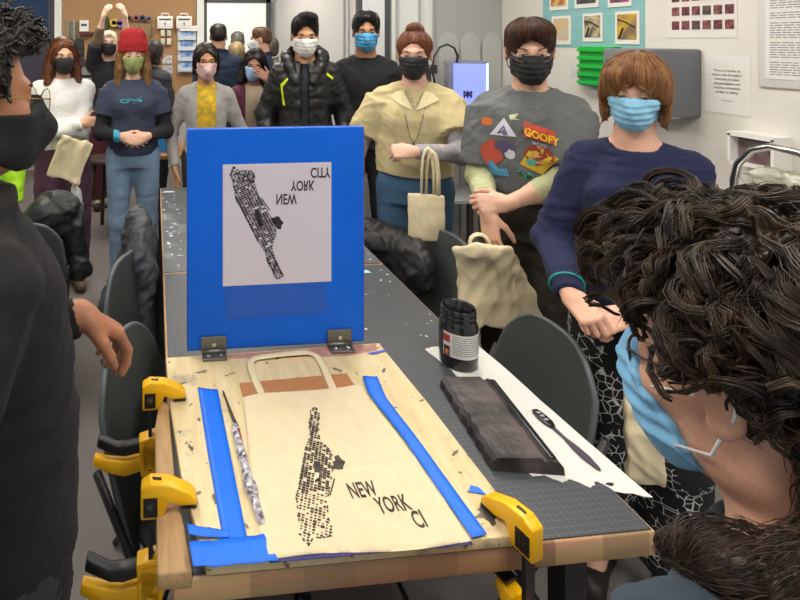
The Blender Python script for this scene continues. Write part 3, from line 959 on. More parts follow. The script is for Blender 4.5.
for i in range(2):
    for j in range(2):
        m = MB().box((.10 + .08 * i, Y - .02, 1.74 - .11 * j), (.055, .05, .085))
        tag(bevel(m.build('small_box', mat('cream_%d' % (i ^ j), ['ddd6c2', 'c9c0ac'][i ^ j])), .006), 'small cream box in the two by two cluster under the left white case', 'box', 'small cream boxes on the pegboard')
o = back('brochure_rack', 'clear brochure rack holding blue printed cards on the pegboard edge', 'rack', loc=(.41, Y, 1.52))
MB().box((0, -.012, 0), (.24, .012, .60)).build('back_plate', mat('rack_back', 'd5d8d8', rough=.3), o)
for j in range(4):
    MB().box((0, -.045, -.25 + .135 * j), (.23, .04, .05)).build('pocket', mat('pocket_clear', 'ccd6de', rough=.2), o)
    MB().box((.0, -.035, -.195 + .135 * j), (.16, .012, .09)).build('card', mat('card_blue', '3f6cb0', col2='a8c0dc', nscale=18), o)
MB().box((.02, -.04, .28), (.22, .05, .07)).build('header', M_white, o)
for j, (x, z, c, l) in enumerate([(.155, 1.40, 'dcdad6', 'white sheet pinned on the pegboard left of the brochure rack, upper one'), (.16, 1.27, 'cfcbd8', 'white sheet pinned on the pegboard left of the brochure rack, lower one')]):
    tag(boxobj('paper_sheet', (x, Y + .008, z), (.13, .006, .11), mat('sheet_' + c, c, col2='8c8a90', nscale=40)), l, 'paper', 'sheets on the pegboard')

# flat file rack, bench, stools
o = back('drawer_rack', 'dark metal rack of shallow drawers against the pegboard', 'rack', loc=(-.95, 6.35, 0))
MB().box((0, .2, .7), (.48, .36, 1.4)).build('body', mat('rack_dark', '2c2c30', rough=.5), o)
for j in range(9):
    dd = MB().box((0, 0, .28 + .125 * j), (.44, .03, .09)).build('drawer', mat('drawer_grey', '8e9090', rough=.4, metal=.5), o)
    MB().box((0, -.02, .29 + .125 * j), (.1, .012, .03)).build('label_holder', M_white, dd)
o = back('workbench', 'brown topped workbench behind the person in the yellow top', 'workbench', loc=(.62, 4.35, 0))
bevel(MB().box((0, 0, .735), (1.25, .5, .035)).build('bench_top', mat('bench_wood', '9a6f45', rough=.5, noise=.15, nscale=8, stretch=(1, 8, 8)), o), .004)
for sx in (-1, 1):
    for sy in (-1, 1): MB().box((sx * .57, sy * .2, .36), (.045, .045, .72)).build('leg', mat('black_metal', '1d1d20', rough=.45), o)
tag(boxobj('storage_bin', (.10, 4.32, .83), (.16, .22, .15), mat('blue_bin', '2f7fc4', rough=.4)), 'bright blue bin on the left end of the brown workbench', 'bin')
for i, (x, y) in enumerate([(-.42, 4.60), (-.88, 5.1)]):
    o = back('stool', ['dark wooden stool behind the person in the red hat', 'dark stool behind the person in the white sweater'][i], 'stool', 'dark stools', (x, y, 0))
    o.rotation_euler = (0, 0, .3 + i)
    MB().lathe([(0, .60), (.15, .60), (.16, .615), (.16, .63), (.15, .64), (0, .64)]).build('seat', mat('stool_wood', '3a2c24', rough=.5), o, smooth=False)
    for k in range(4):
        a = k * PI / 2
        MB().tube([(.10 * math.cos(a), .10 * math.sin(a), .6), (.17 * math.cos(a), .17 * math.sin(a), 0)], .017, 8).build('leg', mat('stool_wood', '3a2c24'), o, smooth=True)
    MB().tube([(.142 * math.cos(a), .142 * math.sin(a), .25) for a in np.linspace(0, 2 * PI, 17)[:-1]], .008, 6, closed=True).build('foot_ring', mat('black_metal', '1d1d20'), o, smooth=True)

# right wall
def wallsheet(name, y0, y1, z0, z1, m, label, cat, th=.003, off=.0, group=None, parent=None):
    o = MB().box((0, 0, 0), (th, abs(y1 - y0), abs(z1 - z0))).build(name, m, parent)
    o.location = (XW - th / 2 - off, (y0 + y1) / 2, (z0 + z1) / 2) if parent is None else (-th / 2 - off, (y0 + y1) / 2, (z0 + z1) / 2)
    if parent is None: tag(o, label, cat, group)
    return o
teal = wallsheet('backing_paper', 2.655, 3.42, 1.60, 2.30, mat('teal_paper', '86bcbc', rough=.8, noise=.05, nscale=5, stretch=(1, 1, 6)), 'teal paper backing on the right wall behind the row of framed prints', 'poster backing')
pics = [(2.68, 2.835, 1.625, 1.815, 'd8b21c', '6e5c58', 'white bordered print of yellow and grey shapes, nearest to the grey dispenser'),
        (2.922, 3.07, 1.64, 1.815, 'c9b990', '57524c', 'white bordered print of a pale figure, middle of the lower row on teal'),
        (3.167, 3.33, 1.62, 1.81, 'd9b36a', 'c7c0b0', 'white bordered print in warm yellow tones, half behind the short brown hair'),
        (2.729, 2.885, 1.843, 2.02, 'c0348c', '4a4648', 'white bordered print of magenta and charcoal, upper row on teal'),
        (2.951, 3.135, 1.852, 2.03, '5b5854', '3c3a3a', 'white bordered charcoal grey print, middle of the upper row on teal'),
        (3.19, 3.35, 1.85, 2.04, 'a8402a', 'd8c070', 'white bordered print speckled red and yellow, farthest of the upper row')]
for i, (a, b_, c, d_, c1, c2, l) in enumerate(pics):
    o = wallsheet('framed_print', a, b_, c, d_, M_white, l, 'print', th=.006, off=.004, group='prints on teal paper')
    mm = mat('print_%d' % i, c1, col2=c2, nscale=22 if i in (1, 5) else 9, rough=.5)
    MB().box((-.005, 0, .006), (.003, (b_ - a) * .78, (d_ - c) * .76)).build('picture', mm, o)
    if i in (0, 1):
        s = .01
        MB().tube([(-.008, -(b_ - a) * .36, -.0), (-.008, .0, .03), (-.008, (b_ - a) * .36, .04 if i else .05)], .004, 5).tube([(-.008, (b_ - a) * .3, -.06), (-.008, .02, .0)], .005, 5).build('line_drawing', mat('ink_black', '161616'), o)
# green rack behind the short haired person
o = empty('glove_rack', (XW, 2.92, 1.46)); tag(o, 'bright green plastic rack on the right wall beside the grey dispenser', 'rack')
MB().box((-.03, 0, .03), (.06, .24, .24)).build('body', mat('green_plastic', '1fb53a', rough=.35), o)
for j in range(5): MB().box((-.07, .0, -.07 + .05 * j), (.03, .22, .02)).build('fin', mat('green_plastic', '1fb53a', rough=.35), o)
MB().box((-.05, .13, -.02), (.07, .05, .06)).build('clip', mat('pale_plastic', 'c8ccc6', rough=.3), o)
# paper towel dispenser
o = empty('towel_dispenser', (XW, 2.49, 1.265)); tag(o, 'big dark grey paper towel dispenser on the right wall behind the fringed hair', 'dispenser')
M = Matrix(((1, 0, 0), (0, 0, 1), (0, -1, 0)))
pr = [(0, .0), (-.18, .0), (-.27, .06), (-.28, .16), (-.28, .34), (0, .34)]
b = MB(); V = [(x, s_, z) for s_ in (-.16, .16) for x, z in pr]; n_ = len(pr)
b.add([(x, s_ , z) for s_ in (-.14, .14) for x, z in pr], [tuple(range(n_)), tuple(range(2 * n_ - 1, n_ - 1, -1))] + [(i, i + n_, (i + 1) % n_ + n_, (i + 1) % n_) for i in range(n_)])
bevel(b.build('housing', mat('dispenser_grey', '6c6f74', rough=.45), o), .012)
MB().box((-.282, 0, .17), (.008, .22, .22), ch=.003).build('cover', mat('smoke_plastic', '24272a', rough=.15), o)
MB().box((-.10, 0, -.004), (.05, .2, .012)).build('paper_slot', M_white, o)
# portraits sheet
o = wallsheet('portrait_sheet', 2.19, 2.53, 1.66, 1.96, mat('sheet_wall', 'dedad4', rough=.7), 'white sheet with rows of tiny portrait photos high on the right wall', 'sheet')
for r_ in range(3):
    for k in range(6):
        y = 2.50 - .0515 * k - .02 - 2.36; z = 1.725 + .072 * r_ - 1.81
        MB().box((-.003, y, z), (.002, .038, .044)).build('portrait', mat('portrait_%d' % ((k * 3 + r_) % 4), ['8a3c44', 'a5625c', '6b5048', '9a4a58'][(k * 3 + r_) % 4], col2='3a2c30', nscale=55), o)

FONTC = {}
def text_mesh(s, size=.02, sx=.8, bold=0.0):
    cu = bpy.data.curves.new('text', 'FONT'); cu.body = s; cu.size = size; cu.offset = bold; cu.resolution_u = 3
    ob = bpy.data.objects.new('text', cu); COL.objects.link(ob)
    dg = bpy.context.evaluated_depsgraph_get()
    me = bpy.data.meshes.new_from_object(ob.evaluated_get(dg))
    V = np.array([tuple(v.co) for v in me.vertices]); F = [tuple(p.vertices) for p in me.polygons]
    bpy.data.objects.remove(ob); bpy.data.curves.remove(cu); bpy.data.meshes.remove(me)
    if len(V): V[:, 0] *= sx
    return V, F

def wall_text(parent, lines, y_c, z_top, dz, size, m, sx=.9, dx=-.003):
    mb = MB()
    for i, l in enumerate(lines):
        V, F = text_mesh(l, size, sx)
        if not len(V): continue
        wdt = V[:, 0].max()
        mb.add([(dx, y_c + wdt / 2 - x, z_top - dz * i + y) for x, y, _ in V], F)
    return mb.build('lettering', m, parent)
M_ink = mat('ink_black', '161616', rough=.6)
M_inkg = mat('ink_soft', '55555a', rough=.7)
o = wallsheet('quote_sheet', 2.135, 2.335, 1.30, 1.575, mat('sheet_pale', 'e2dfda', rough=.7), 'small pale sheet with centred lines of text beside the towel dispenser', 'sheet')
wall_text(o, ['There are number of', 'reasons why the artist is', 'continuing to make,', 'and participation and', 'creating communities', 'of ideas in making'], .0, .062, .0205, .0165, M_ink, .82)
wall_text(o, ['— Anonymous'], .0, -.078, .02, .011, M_inkg, .9)
wall_text(o, ['...............'], .0, -.12, .02, .010, M_inkg, .9)
o = empty('notice_frame', (XW, 1.80, 1.80)); tag(o, 'large clear frame holding a page of dense grey text, at the photo right edge', 'notice')
bevel(MB().box((-.006, 0, 0), (.012, .60, .72)).build('frame', mat('clear_frame', 'd9d8d4', rough=.2), o), .01)
MB().box((-.0135, -.0, 0), (.003, .54, .64)).build('page', mat('page_white', 'e0ddd9', rough=.7), o)
mb = MB()
rr = random.Random(5)
for side in (0,):
    z = .29
    while z > -.29:
        for q in range(rr.choice((5, 7, 3))):
            L = .50 - rr.random() * .1
            if z < -.3: break
            x = .25
            while x > .25 - L:
                wl = .012 + rr.random() * .03
                mb.box((-.0155, x - wl / 2, z), (.001, wl, .0042)); x -= wl + .006
            z -= .0105
        z -= .012
mb.build('text_lines', mat('ink_grey2', '8f8a8c', rough=.8), o)
# napkin / soap dispenser
o = empty('soap_dispenser', (XW, 2.07, 1.09)); tag(o, 'white box dispenser with dark open front on the wall above the tap', 'dispenser')
b = MB(); b.box((-.045, 0, .135), (.09, .18, .02)); b.box((-.045, 0, .004), (.09, .18, .012)); b.box((-.045, .085, .07), (.09, .012, .13)); b.box((-.045, -.085, .07), (.09, .012, .13)); b.box((-.004, 0, .07), (.008, .17, .13))
b.build('housing', M_white, o)
MB().box((-.03, 0, .07), (.04, .155, .115)).build('window', mat('maroon_plastic', '5e3a40', rough=.3, col2='8a8688', nscale=9), o)
# sink counter with tap
o = empty('sink_counter', (2.36, 1.55, 0)); tag(o, 'white sink counter along the right wall behind the dark curly hair', 'counter')
bevel(MB().box((0, 0, .42), (.60, 1.0, .84)).build('cabinet', M_white, o), .004)
bevel(MB().box((0, 0, .865), (.64, 1.04, .05)).build('worktop', mat('worktop_grey', 'b9b8b2', rough=.35), o), .006)
b = MB(); b.lathe([(.0, .895), (.16, .895), (.19, .93), (.20, .935), (.20, .945), (.18, .94)], (0, .1, 0), 28); b.build('basin', mat('steel', 'b8bab8', rough=.25, metal=.9), o, smooth=True)
o2 = empty('tap', (2.35, 1.9, .89)); tag(o2, 'tall curved chrome tap rising above the dark curly hair at the right edge', 'tap')
MB().tube([(0, .02, 0), (0, .02, .19), (0, .005, .26), (0, -.045, .325), (0, -.11, .352), (0, -.20, .345), (0, -.27, .30), (0, -.30, .22)], .014, 14).build('spout', mat('chrome', 'c8c8c8', rough=.12, metal=1), o2, smooth=True)
MB().lathe([(.03, 0), (.03, .015), (.02, .03), (.017, .05)], (0, .02, 0)).build('base', mat('chrome', 'c8c8c8', rough=.12, metal=1), o2, smooth=True)
MB().tube([(.02, .02, .06), (.07, .03, .09)], .007, 8).build('handle', mat('chrome', 'c8c8c8', rough=.12, metal=1), o2, smooth=True)
V_, F_ = sculpt([boxp((2.38, 1.73, 1.07), (.06, .13, .08), r=.02, k=.02), boxp((2.38, 1.73, .955), (.05, .11, .05), r=.02, k=.02)], .008, disp=wrinkle(.02, .05, 7))
tag(mobj('plastic_bag', V_, F_, mat('cloudy_plastic', 'c4c4b4', rough=.25, col2='a8a894', nscale=12)), 'crumpled pale plastic bag standing on the counter under the curved tap', 'bag')

# glowing printer on its stand
o = empty('printer_stand', (2.12, 3.56, 0)); tag(o, 'grey stand carrying the glowing printer behind the tan vest', 'stand')
MB().box((0, 0, 1.08), (.54, .42, .04)).build('top', mat('stand_grey', '9a9c9c', rough=.5), o)
for sx in (-1, 1):
    for sy in (-1, 1): MB().box((sx * .24, sy * .18, .53), (.035, .035, 1.06)).build('leg', M_darkframe, o)
MB().box((0, 0, .55), (.48, .38, .02)).build('shelf', mat('stand_grey', '9a9c9c'), o)
o = empty('desktop_printer', (2.19, 3.52, 1.101), -.45); tag(o, 'boxy printer with a glowing pale blue front panel behind the grey shirt', 'printer')
bevel(MB().box((0, .03, .20), (.26, .26, .40)).build('housing', mat('printer_grey', '77798a', rough=.4), o), .008)
MB().box((.012, -.105, .205), (.20, .01, .36)).build('panel', mat('lit_panel', '8088f0', emit='7f90ff', estr=.85, rough=.3), o)
MB().box((.121, -.105, .205), (.012, .014, .37)).build('light_strip', mat('lit_strip', 'c0e8ff', emit='a0dcff', estr=1.6), o)
b = MB()
for i in range(-1, 2): b.tube([(.0 + .02 * i, -.112, .15), (.0 + .022 * i, -.112, .20)], .005, 6)
b.tube([(-.028, -.112, .165), (.03, -.112, .165)], .004, 6).tube([(-.028, -.112, .188), (.03, -.112, .188)], .004, 6).lathe([(0, -.003), (.014, -.003), (.014, .003), (0, .003)], (0, -.113, .176), 12, Matrix.Rotation(PI / 2, 3, 'X'))
b.build('emblem', mat('emblem_navy', '20204c'), o)
tag(MB().tube([(1.99, 3.47, 1.13), (1.93, 3.44, 1.30), (1.895, 3.43, 1.42), (1.90, 3.43, 1.53), (1.945, 3.43, 1.60), (2.0, 3.43, 1.62), (2.05, 3.43, 1.595), (2.075, 3.43, 1.54), (2.08, 3.45, 1.50)], .008, 8).build('cable_loop', mat('cable_black', '2a2a2c', rough=.4), smooth=True), 'dark cable looping up beside the glowing printer', 'cable')
o = empty('camera_rig', (1.86, 3.46, 1.101)); tag(o, 'small dark tool clamped on a bench arm beside the bun hairstyle', 'tool')
MB().box((0, 0, .16), (.05, .06, .32)).build('post', M_darkframe, o); MB().box((0, -.02, .35), (.10, .08, .06)).build('head', mat('rig_dark', '2c2a22'), o); MB().box((-.03, -.05, .25), (.04, .05, .05)).build('knob', mat('rig_amber', '8a6a30'), o)

# ceiling lights
for i, (x, y) in enumerate([(-.6, .2), (1.3, .2), (-.9, 2.6), (1.3, 2.6), (-.9, 5.0), (.7, 5.2)]):
    o = empty('ceiling_light', (x, y, 2.99)); tag(o, ['ceiling panel light nearest the viewer, left', 'ceiling panel light nearest the viewer, right', 'ceiling panel light over the middle of the room, left', 'ceiling panel light over the middle of the room, right', 'ceiling panel light at the far end, left', 'ceiling panel light at the far end, right'][i], 'ceiling light', 'ceiling lights')
    MB().box((0, 0, 0), (.64, 1.24, .02)).build('frame', M_white, o)
    MB().box((0, 0, -.012), (.58, 1.18, .006)).build('diffuser', mat('lamp_diffuser', 'ffffff', emit='fff6ea', estr=9.0), o)
    l = bpy.data.lights.new('panel_light', 'AREA'); l.shape = 'RECTANGLE'; l.size = .58; l.size_y = 1.18; l.energy = LAMP_E[i]; l.color = (1, .95, .88)
    lo = bpy.data.objects.new('panel_light', l); COL.objects.link(lo); lo.location = (x, y, 2.965)
# ---------------------------------------------------------------- tables
M_blk = mat('black_metal', '1d1d20', rough=.45)
def gridmat(name, c, lc, sc, dust=None):
    m = bpy.data.materials.new(name); m.use_nodes = True; nt = m.node_tree; N = nt.nodes; L = nt.links; b = N['Principled BSDF']
    b.inputs['Roughness'].default_value = .42
    tc = N.new('ShaderNodeTexCoord'); mp = N.new('ShaderNodeMapping'); L.new(tc.outputs['Object'], mp.inputs['Vector'])
    br = N.new('ShaderNodeTexBrick'); br.offset = 0; br.inputs['Scale'].default_value = 1 / sc
    br.inputs['Brick Width'].default_value = 1; br.inputs['Row Height'].default_value = 1; br.inputs['Mortar Size'].default_value = .05
    br.inputs['Color1'].default_value = lin(c); br.inputs['Color2'].default_value = lin(c); br.inputs['Mortar'].default_value = lin(lc)
    L.new(mp.outputs['Vector'], br.inputs['Vector'])
    out = br.outputs['Color']
    if dust:
        n = N.new('ShaderNodeTexNoise'); n.inputs['Scale'].default_value = 9; n.inputs['Detail'].default_value = 8; L.new(tc.outputs['Object'], n.inputs['Vector'])
        r = N.new('ShaderNodeValToRGB'); r.color_ramp.elements[0].position = .5; r.color_ramp.elements[1].position = .75
        r.color_ramp.elements[0].color = (0, 0, 0, 1); r.color_ramp.elements[1].color = (.5, .5, .5, 1); L.new(n.outputs['Fac'], r.inputs['Fac'])
        mx = N.new('ShaderNodeMixRGB'); mx.inputs[2].default_value = lin(dust); L.new(r.outputs['Color'], mx.inputs[0]); L.new(out, mx.inputs[1]); out = mx.outputs[0]
    L.new(out, b.inputs['Base Color'])
    return m
def woodedge():
    m = bpy.data.materials.new('butcher_block'); m.use_nodes = True; nt = m.node_tree; N = nt.nodes; L = nt.links; b = N['Principled BSDF']
    b.inputs['Roughness'].default_value = .5
    tc = N.new('ShaderNodeTexCoord'); mp = N.new('ShaderNodeMapping'); mp.inputs['Scale'].default_value = (1, 1, .2); L.new(tc.outputs['Object'], mp.inputs['Vector'])
    br = N.new('ShaderNodeTexBrick'); br.offset = .37; br.inputs['Scale'].default_value = 12; br.inputs['Mortar Size'].default_value = .0; br.inputs['Brick Width'].default_value = 1.1; br.inputs['Row Height'].default_value = 6
    br.inputs['Color1'].default_value = lin('d0a272'); br.inputs['Color2'].default_value = lin('9c7450'); br.inputs['Bias'].default_value = -.1
    L.new(mp.outputs['Vector'], br.inputs['Vector'])
    n = N.new('ShaderNodeTexNoise'); n.inputs['Scale'].default_value = 30; n.inputs['Detail'].default_value = 6; mp2 = N.new('ShaderNodeMapping'); mp2.inputs['Scale'].default_value = (.2, .2, 3)
    L.new(tc.outputs['Object'], mp2.inputs['Vector']); L.new(mp2.outputs['Vector'], n.inputs['Vector'])
    mx = N.new('ShaderNodeMixRGB'); mx.blend_type = 'MULTIPLY'; mx.inputs[0].default_value = .5; L.new(br.outputs['Color'], mx.inputs[1]); L.new(n.outputs['Color'], mx.inputs[2])
    hs = N.new('ShaderNodeBrightContrast'); hs.inputs['Bright'].default_value = .03; L.new(mx.outputs[0], hs.inputs[0])
    L.new(hs.outputs[0], b.inputs['Base Color'])
    return m
M_wood = woodedge()
M_mat1 = gridmat('cutting_mat_dark', '3f4348', '565a5f', .0127)
M_mat2 = gridmat('cutting_mat_dusty', '53585d', '5d6266', .0127, 'a8aaac')
TZ = .76
def table(name, label, y0, y1, mm):
    x0, x1 = .03, .905
    o = empty(name, ((x0 + x1) / 2, (y0 + y1) / 2, 0)); tag(o, label, 'table', 'work tables')
    bevel(MB().box((0, 0, TZ - .024), (x1 - x0, y1 - y0, .044)).build('tabletop', M_wood, o), .003)
    MB().box((.0, 0, TZ - .0005), (x1 - x0 - .012, y1 - y0 - .008, .003)).build('cutting_mat', mm, o)
    for sx in (-1, 1):
        for sy in (-1, 1):
            MB().box((sx * .33, sy * ((y1 - y0) / 2 - .08), .357), (.045, .045, .714)).build('leg', M_blk, o)
        MB().box((sx * .33, 0, .69), (.03, y1 - y0 - .2, .05)).build('side_rail', M_blk, o)
    for sy in (-1, 1): MB().box((0, sy * ((y1 - y0) / 2 - .08), .69), (.64, .03, .05)).build('end_rail', M_blk, o)
    MB().box((0, 0, .16), (.62, .03, .04)).build('stretcher', M_blk, o)
    return o
tb1 = table('work_table', 'near work table with butcher block edge and dark gridded mat under the printing board', .868, 2.005, M_mat1)
tb2 = table('work_table', 'far work table with dusty speckled grey mat, standing beyond the blue screen', 2.012, 3.17, M_mat2)
# paint flecks and tape bits
for i, (x, y, s, c, l) in enumerate([(.80, 1.945, .045, '8fd0dc', 'small pale turquoise tape scrap on the table just right of the blue screen'), (.085, 3.08, .07, 'dfe0de', 'white tape scrap at the far left corner of the far table')]):
    m = MB(); m.prism([(x - s / 2, y - .01), (x + s / 2, y - .012), (x + s * .3, y + .012), (x - s * .45, y + .016)], TZ + .0012, TZ + .002)
    tag(m.build('tape_scrap', mat('scrap_' + c, c)), l, 'tape scrap')
rr = random.Random(3)
m = MB()
for i in range(95):
    if rr.random() < .5: x, y = rr.uniform(.04, .13), rr.uniform(2.05, 3.1)
    else: x, y = rr.uniform(.6, .89), rr.uniform(1.5, 2.9)
    s = rr.uniform(.0015, .006) * (1.8 if x < .2 else 1); a = rr.uniform(0, PI); e = rr.uniform(.3, 1)
    m.prism([(x + s * math.cos(t) * math.cos(a) - e * s * math.sin(t) * math.sin(a), y + s * math.cos(t) * math.sin(a) + e * s * math.sin(t) * math.cos(a)) for t in np.linspace(0, 2 * PI, 9)[:-1]], TZ + .0011, TZ + .0016)
tag(m.build('paint_flecks', mat('fleck_white', 'c9cacb')), 'white paint flecks scattered over the dusty grey tabletop', 'paint flecks', kind='stuff')

# ---------------------------------------------------------------- printing board
BZ = .781
def platemat():
    m = bpy.data.materials.new('birch_plywood'); m.use_nodes = True; nt = m.node_tree; N = nt.nodes; L = nt.links; b = N['Principled BSDF']
    b.inputs['Roughness'].default_value = .55
    tc = N.new('ShaderNodeTexCoord')
    def noise(sc, det, st=(1, 1, 1)):
        mp = N.new('ShaderNodeMapping'); mp.inputs['Scale'].default_value = st; L.new(tc.outputs['Object'], mp.inputs['Vector'])
        n = N.new('ShaderNodeTexNoise'); n.inputs['Scale'].default_value = sc; n.inputs['Detail'].default_value = det; L.new(mp.outputs['Vector'], n.inputs['Vector']); return n
    g = noise(14, 5, (3, .5, 1)); r = N.new('ShaderNodeValToRGB'); r.color_ramp.elements[0].color = lin('cdb887'); r.color_ramp.elements[1].color = lin('ddcda3')
    r.color_ramp.elements[0].position = .3; r.color_ramp.elements[1].position = .7; L.new(g.outputs['Fac'], r.inputs['Fac'])
    out = r.outputs['Color']
    for sc, lo, hi, c in ((9, .64, .72, '8f7f72'), (38, .66, .70, '2c2620'), (60, .70, .73, '7a3a34')):
        n = noise(sc, 3); q = N.new('ShaderNodeValToRGB'); q.color_ramp.elements[0].position = lo; q.color_ramp.elements[1].position = hi
        q.color_ramp.elements[0].color = (0, 0, 0, 1); q.color_ramp.elements[1].color = (.8, .8, .8, 1); L.new(n.outputs['Fac'], q.inputs['Fac'])
        mx = N.new('ShaderNodeMixRGB'); mx.inputs[2].default_value = lin(c); L.new(q.outputs['Color'], mx.inputs[0]); L.new(out, mx.inputs[1]); out = mx.outputs[0]
    L.new(out, b.inputs['Base Color'])
    return m
o = empty('printing_board', (.34, 1.15, TZ + .001)); tag(o, 'stained plywood printing board clamped to the near end of the table', 'board')
m = MB(); pts = [(.085, .866), (.655, .864), (.652, 1.2), (.640, 1.452), (.030, 1.442), (.034, 1.28), (.052, 1.05)]
m.prism([(x - .34, y - 1.15) for x, y in pts], .0, .019)
bevel(m.build('plywood', platemat(), o), .002)
m = MB(); m.prism([(.003 - .34 + .0, .866 - 1.15), (.062 - .34, .866 - 1.15), (.040 - .34, 1.05 - 1.15), (.032 - .34, 1.27 - 1.15), (.012 - .34, 1.29 - 1.15), (.0 - .34, 1.2 - 1.15)], -.018, .012)
bevel(m.build('edge_strip', mat('raw_wood', 'b08e62', rough=.6, noise=.12, nscale=14, stretch=(8, 1, 8)), o), .004)
for (x, y, sx, sy, a) in [(.61, .91, .05, .035, .4), (.12, 1.37, .03, .01, .2), (.075, 1.12, .008, .02, .5), (.10, 1.20, .006, .012, .1), (.63, 1.05, .02, .006, .6), (.60, 1.33, .02, .006, .9), (.64, 1.21, .012, .005, .4), (.07, 1.33, .02, .006, .2), (.085, 1.25, .012, .004, 1.0)]:
    m = MB(); m.prism([(x - .34 + (sx * math.cos(t) * math.cos(a) - sy * math.sin(t) * math.sin(a)) * (.5 + .22 * math.sin(5 * t + x * 50)), y - 1.15 + (sx * math.cos(t) * math.sin(a) + sy * math.sin(t) * math.cos(a)) * (.5 + .2 * math.cos(4 * t + y * 30))) for t in np.linspace(0, 2 * PI, 21)[:-1]], .0185, .0194)
    m.build('ink_stain', mat('ink_stain_dark', '4c443e', rough=.6, col2='79706a', nscale=40), o)
m = MB(); m.prism([(x - .34, y - 1.15) for x, y in [(.14, 1.425), (.52, 1.40), (.62, 1.418), (.63, 1.448), (.14, 1.438)]], .0182, .0192)
m.build('pink_stain', mat('stain_pink', 'b98a80', rough=.7, col2='9c7066', nscale=20), o)

# blue masking tape strips
M_tape = mat('painters_tape', '0a6be8', rough=.5, noise=.04, nscale=20, bump=.2, bscale=120)
def ribbon(name, L_, R_, z0, th, m, parent=None, wob=.0006, seed=0):
    """flat strip between two polylines"""
    n = 40
    def rs(P):
        P = A3(P); d = np.r_[0, np.cumsum(np.linalg.norm(np.diff(P, axis=0), axis=1))]; t = np.linspace(0, d[-1], n)
        return np.stack([np.interp(t, d, P[:, i]) for i in range(P.shape[1])], 1)
    A, B = rs(L_), rs(R_); r = np.random.RandomState(seed)
    V = []; K = 5
    for i in range(n):
        for j in range(K):
            p = A[i] + (B[i] - A[i]) * j / (K - 1)
            z = z0 + (p[2] if len(p) > 2 else 0) + wob * (math.sin(i * .9 + seed + j) + math.sin(i * .37 + j * 1.7)) * .5 + wob
            V.append((p[0], p[1], z))
    nb = len(V); V += [(x, y, z - th) for x, y, z in V]
    F = []
    for i in range(n - 1):
        for j in range(K - 1):
            a = i * K + j; F.append((a, a + 1, a + K + 1, a + K)); F.append((nb + a, nb + a + K, nb + a + K + 1, nb + a + 1))
        F.append((i * K, i * K + K, nb + i * K + K, nb + i * K)); F.append((i * K + K - 1, nb + i * K + K - 1, nb + i * K + 2 * K - 1, i * K + 2 * K - 1))
    F.append(tuple(range(K - 1, -1, -1)) + tuple(nb + j for j in range(K))); F.append(tuple((n - 1) * K + j for j in range(K)) + tuple(nb + (n - 1) * K + j for j in range(K - 1, -1, -1)))
    return mobj(name, np.array(V), F, m, parent, True)
tag(ribbon('tape_strip', [(.106, 1.305), (.110, 1.1), (.118, .89)], [(.155, 1.295), (.157, 1.1), (.160, .89)], BZ + .0012, .0008, M_tape, seed=1), 'blue masking tape strip along the left side of the cream tote bag', 'tape', 'blue tape strips')
tag(ribbon('tape_strip', [(.531, 1.305), (.520, 1.24), (.536, 1.1), (.548, .862)], [(.568, 1.30), (.556, 1.22), (.566, 1.1), (.578, .866)], BZ + .0045, .0008, M_tape, seed=2), 'blue masking tape strip slanting along the right side of the cream tote bag', 'tape', 'blue tape strips')
tag(ribbon('tape_strip', [(.058, .898, .006), (.10, .902, .001), (.19, .905, 0)], [(.062, .858, .004), (.10, .857, .001), (.205, .857, 0)], BZ + .0025, .0008, M_tape, wob=.0012, seed=5), 'crumpled blue masking tape across the near left corner of the board', 'tape', 'blue tape strips')
tag(ribbon('tape_strip', [(.056, .93, .007), (.09, .925, .002), (.13, .918, 0)], [(.06, .912, .004), (.09, .908, .001), (.13, .905, 0)], BZ + .0035, .0008, M_tape, wob=.001, seed=8), 'short loose blue tape end peeling up above the crumpled corner tape', 'tape', 'blue tape strips')
tag(ribbon('tape_strip', [(.19, .868), (.37, .866), (.545, .862)], [(.19, .858), (.37, .857), (.545, .855)], BZ - .0005, .0008, mat('navy_tape', '2c2c66', rough=.6), seed=9), 'thin dark blue tape under the near hem of the cream tote bag', 'tape')
m = MB(); m.prism([(.60, .955), (.63, .945), (.625, .962), (.612, .968)], BZ + .0008, BZ + .0018)
tag(m.build('tape_scrap', M_tape), 'small blue tape scrap by the clamp at the right corner of the board', 'tape scrap')
m = MB(); m.prism([(.585, 1.405), (.64, 1.415), (.64, 1.408), (.6, 1.398)], BZ + .0008, BZ + .0016)
tag(m.build('tape_scrap', mat('violet_scrap', '4656c8')), 'tiny violet blue scrap near the right hinge clamp', 'tape scrap')

# ---------------------------------------------------------------- printed tote bag lying on the board
cor = A3([[.182, .862], [.546, .858], [.521, 1.281], [.208, 1.266]])   # NL NR FR FL
def bag_xy(u, v):
    e = .006 * math.sin(v * 5) * (1 if u > .5 else -.6) * abs(2 * u - 1) ** 4
    p = (1 - v) * ((1 - u) * cor[0] + u * cor[1]) + v * ((1 - u) * cor[3] + u * cor[2])
    return p[0] + e, p[1] + .004 * math.sin(u * 7) * abs(2 * v - 1) ** 6
_bw = wrinkle(.0011, .07, 11, (1, 1, 1), ridge=.9); _bw2 = wrinkle(.0009, .16, 12, (1, 1, 1), ridge=.3)
def bag_h(x, y):
    P = np.array([[x, y, 0.0]])
    fold = .0022 * math.exp(-((y - 1.02 - .12 * (x - .35)) / .006) ** 2) + .0018 * math.exp(-((x - .475 + .15 * (y - 1.0)) / .006) ** 2)
    return BZ + .0042 + float(_bw(P)[0] + _bw2(P)[0]) + fold
o = empty('printed_tote_bag', (.36, 1.07, BZ)); tag(o, 'cream canvas tote bag lying flat on the board with a black street map print', 'tote bag')
IV = Vector((.36, 1.07, BZ))
nu, nv = 90, 100; V = []; F = []
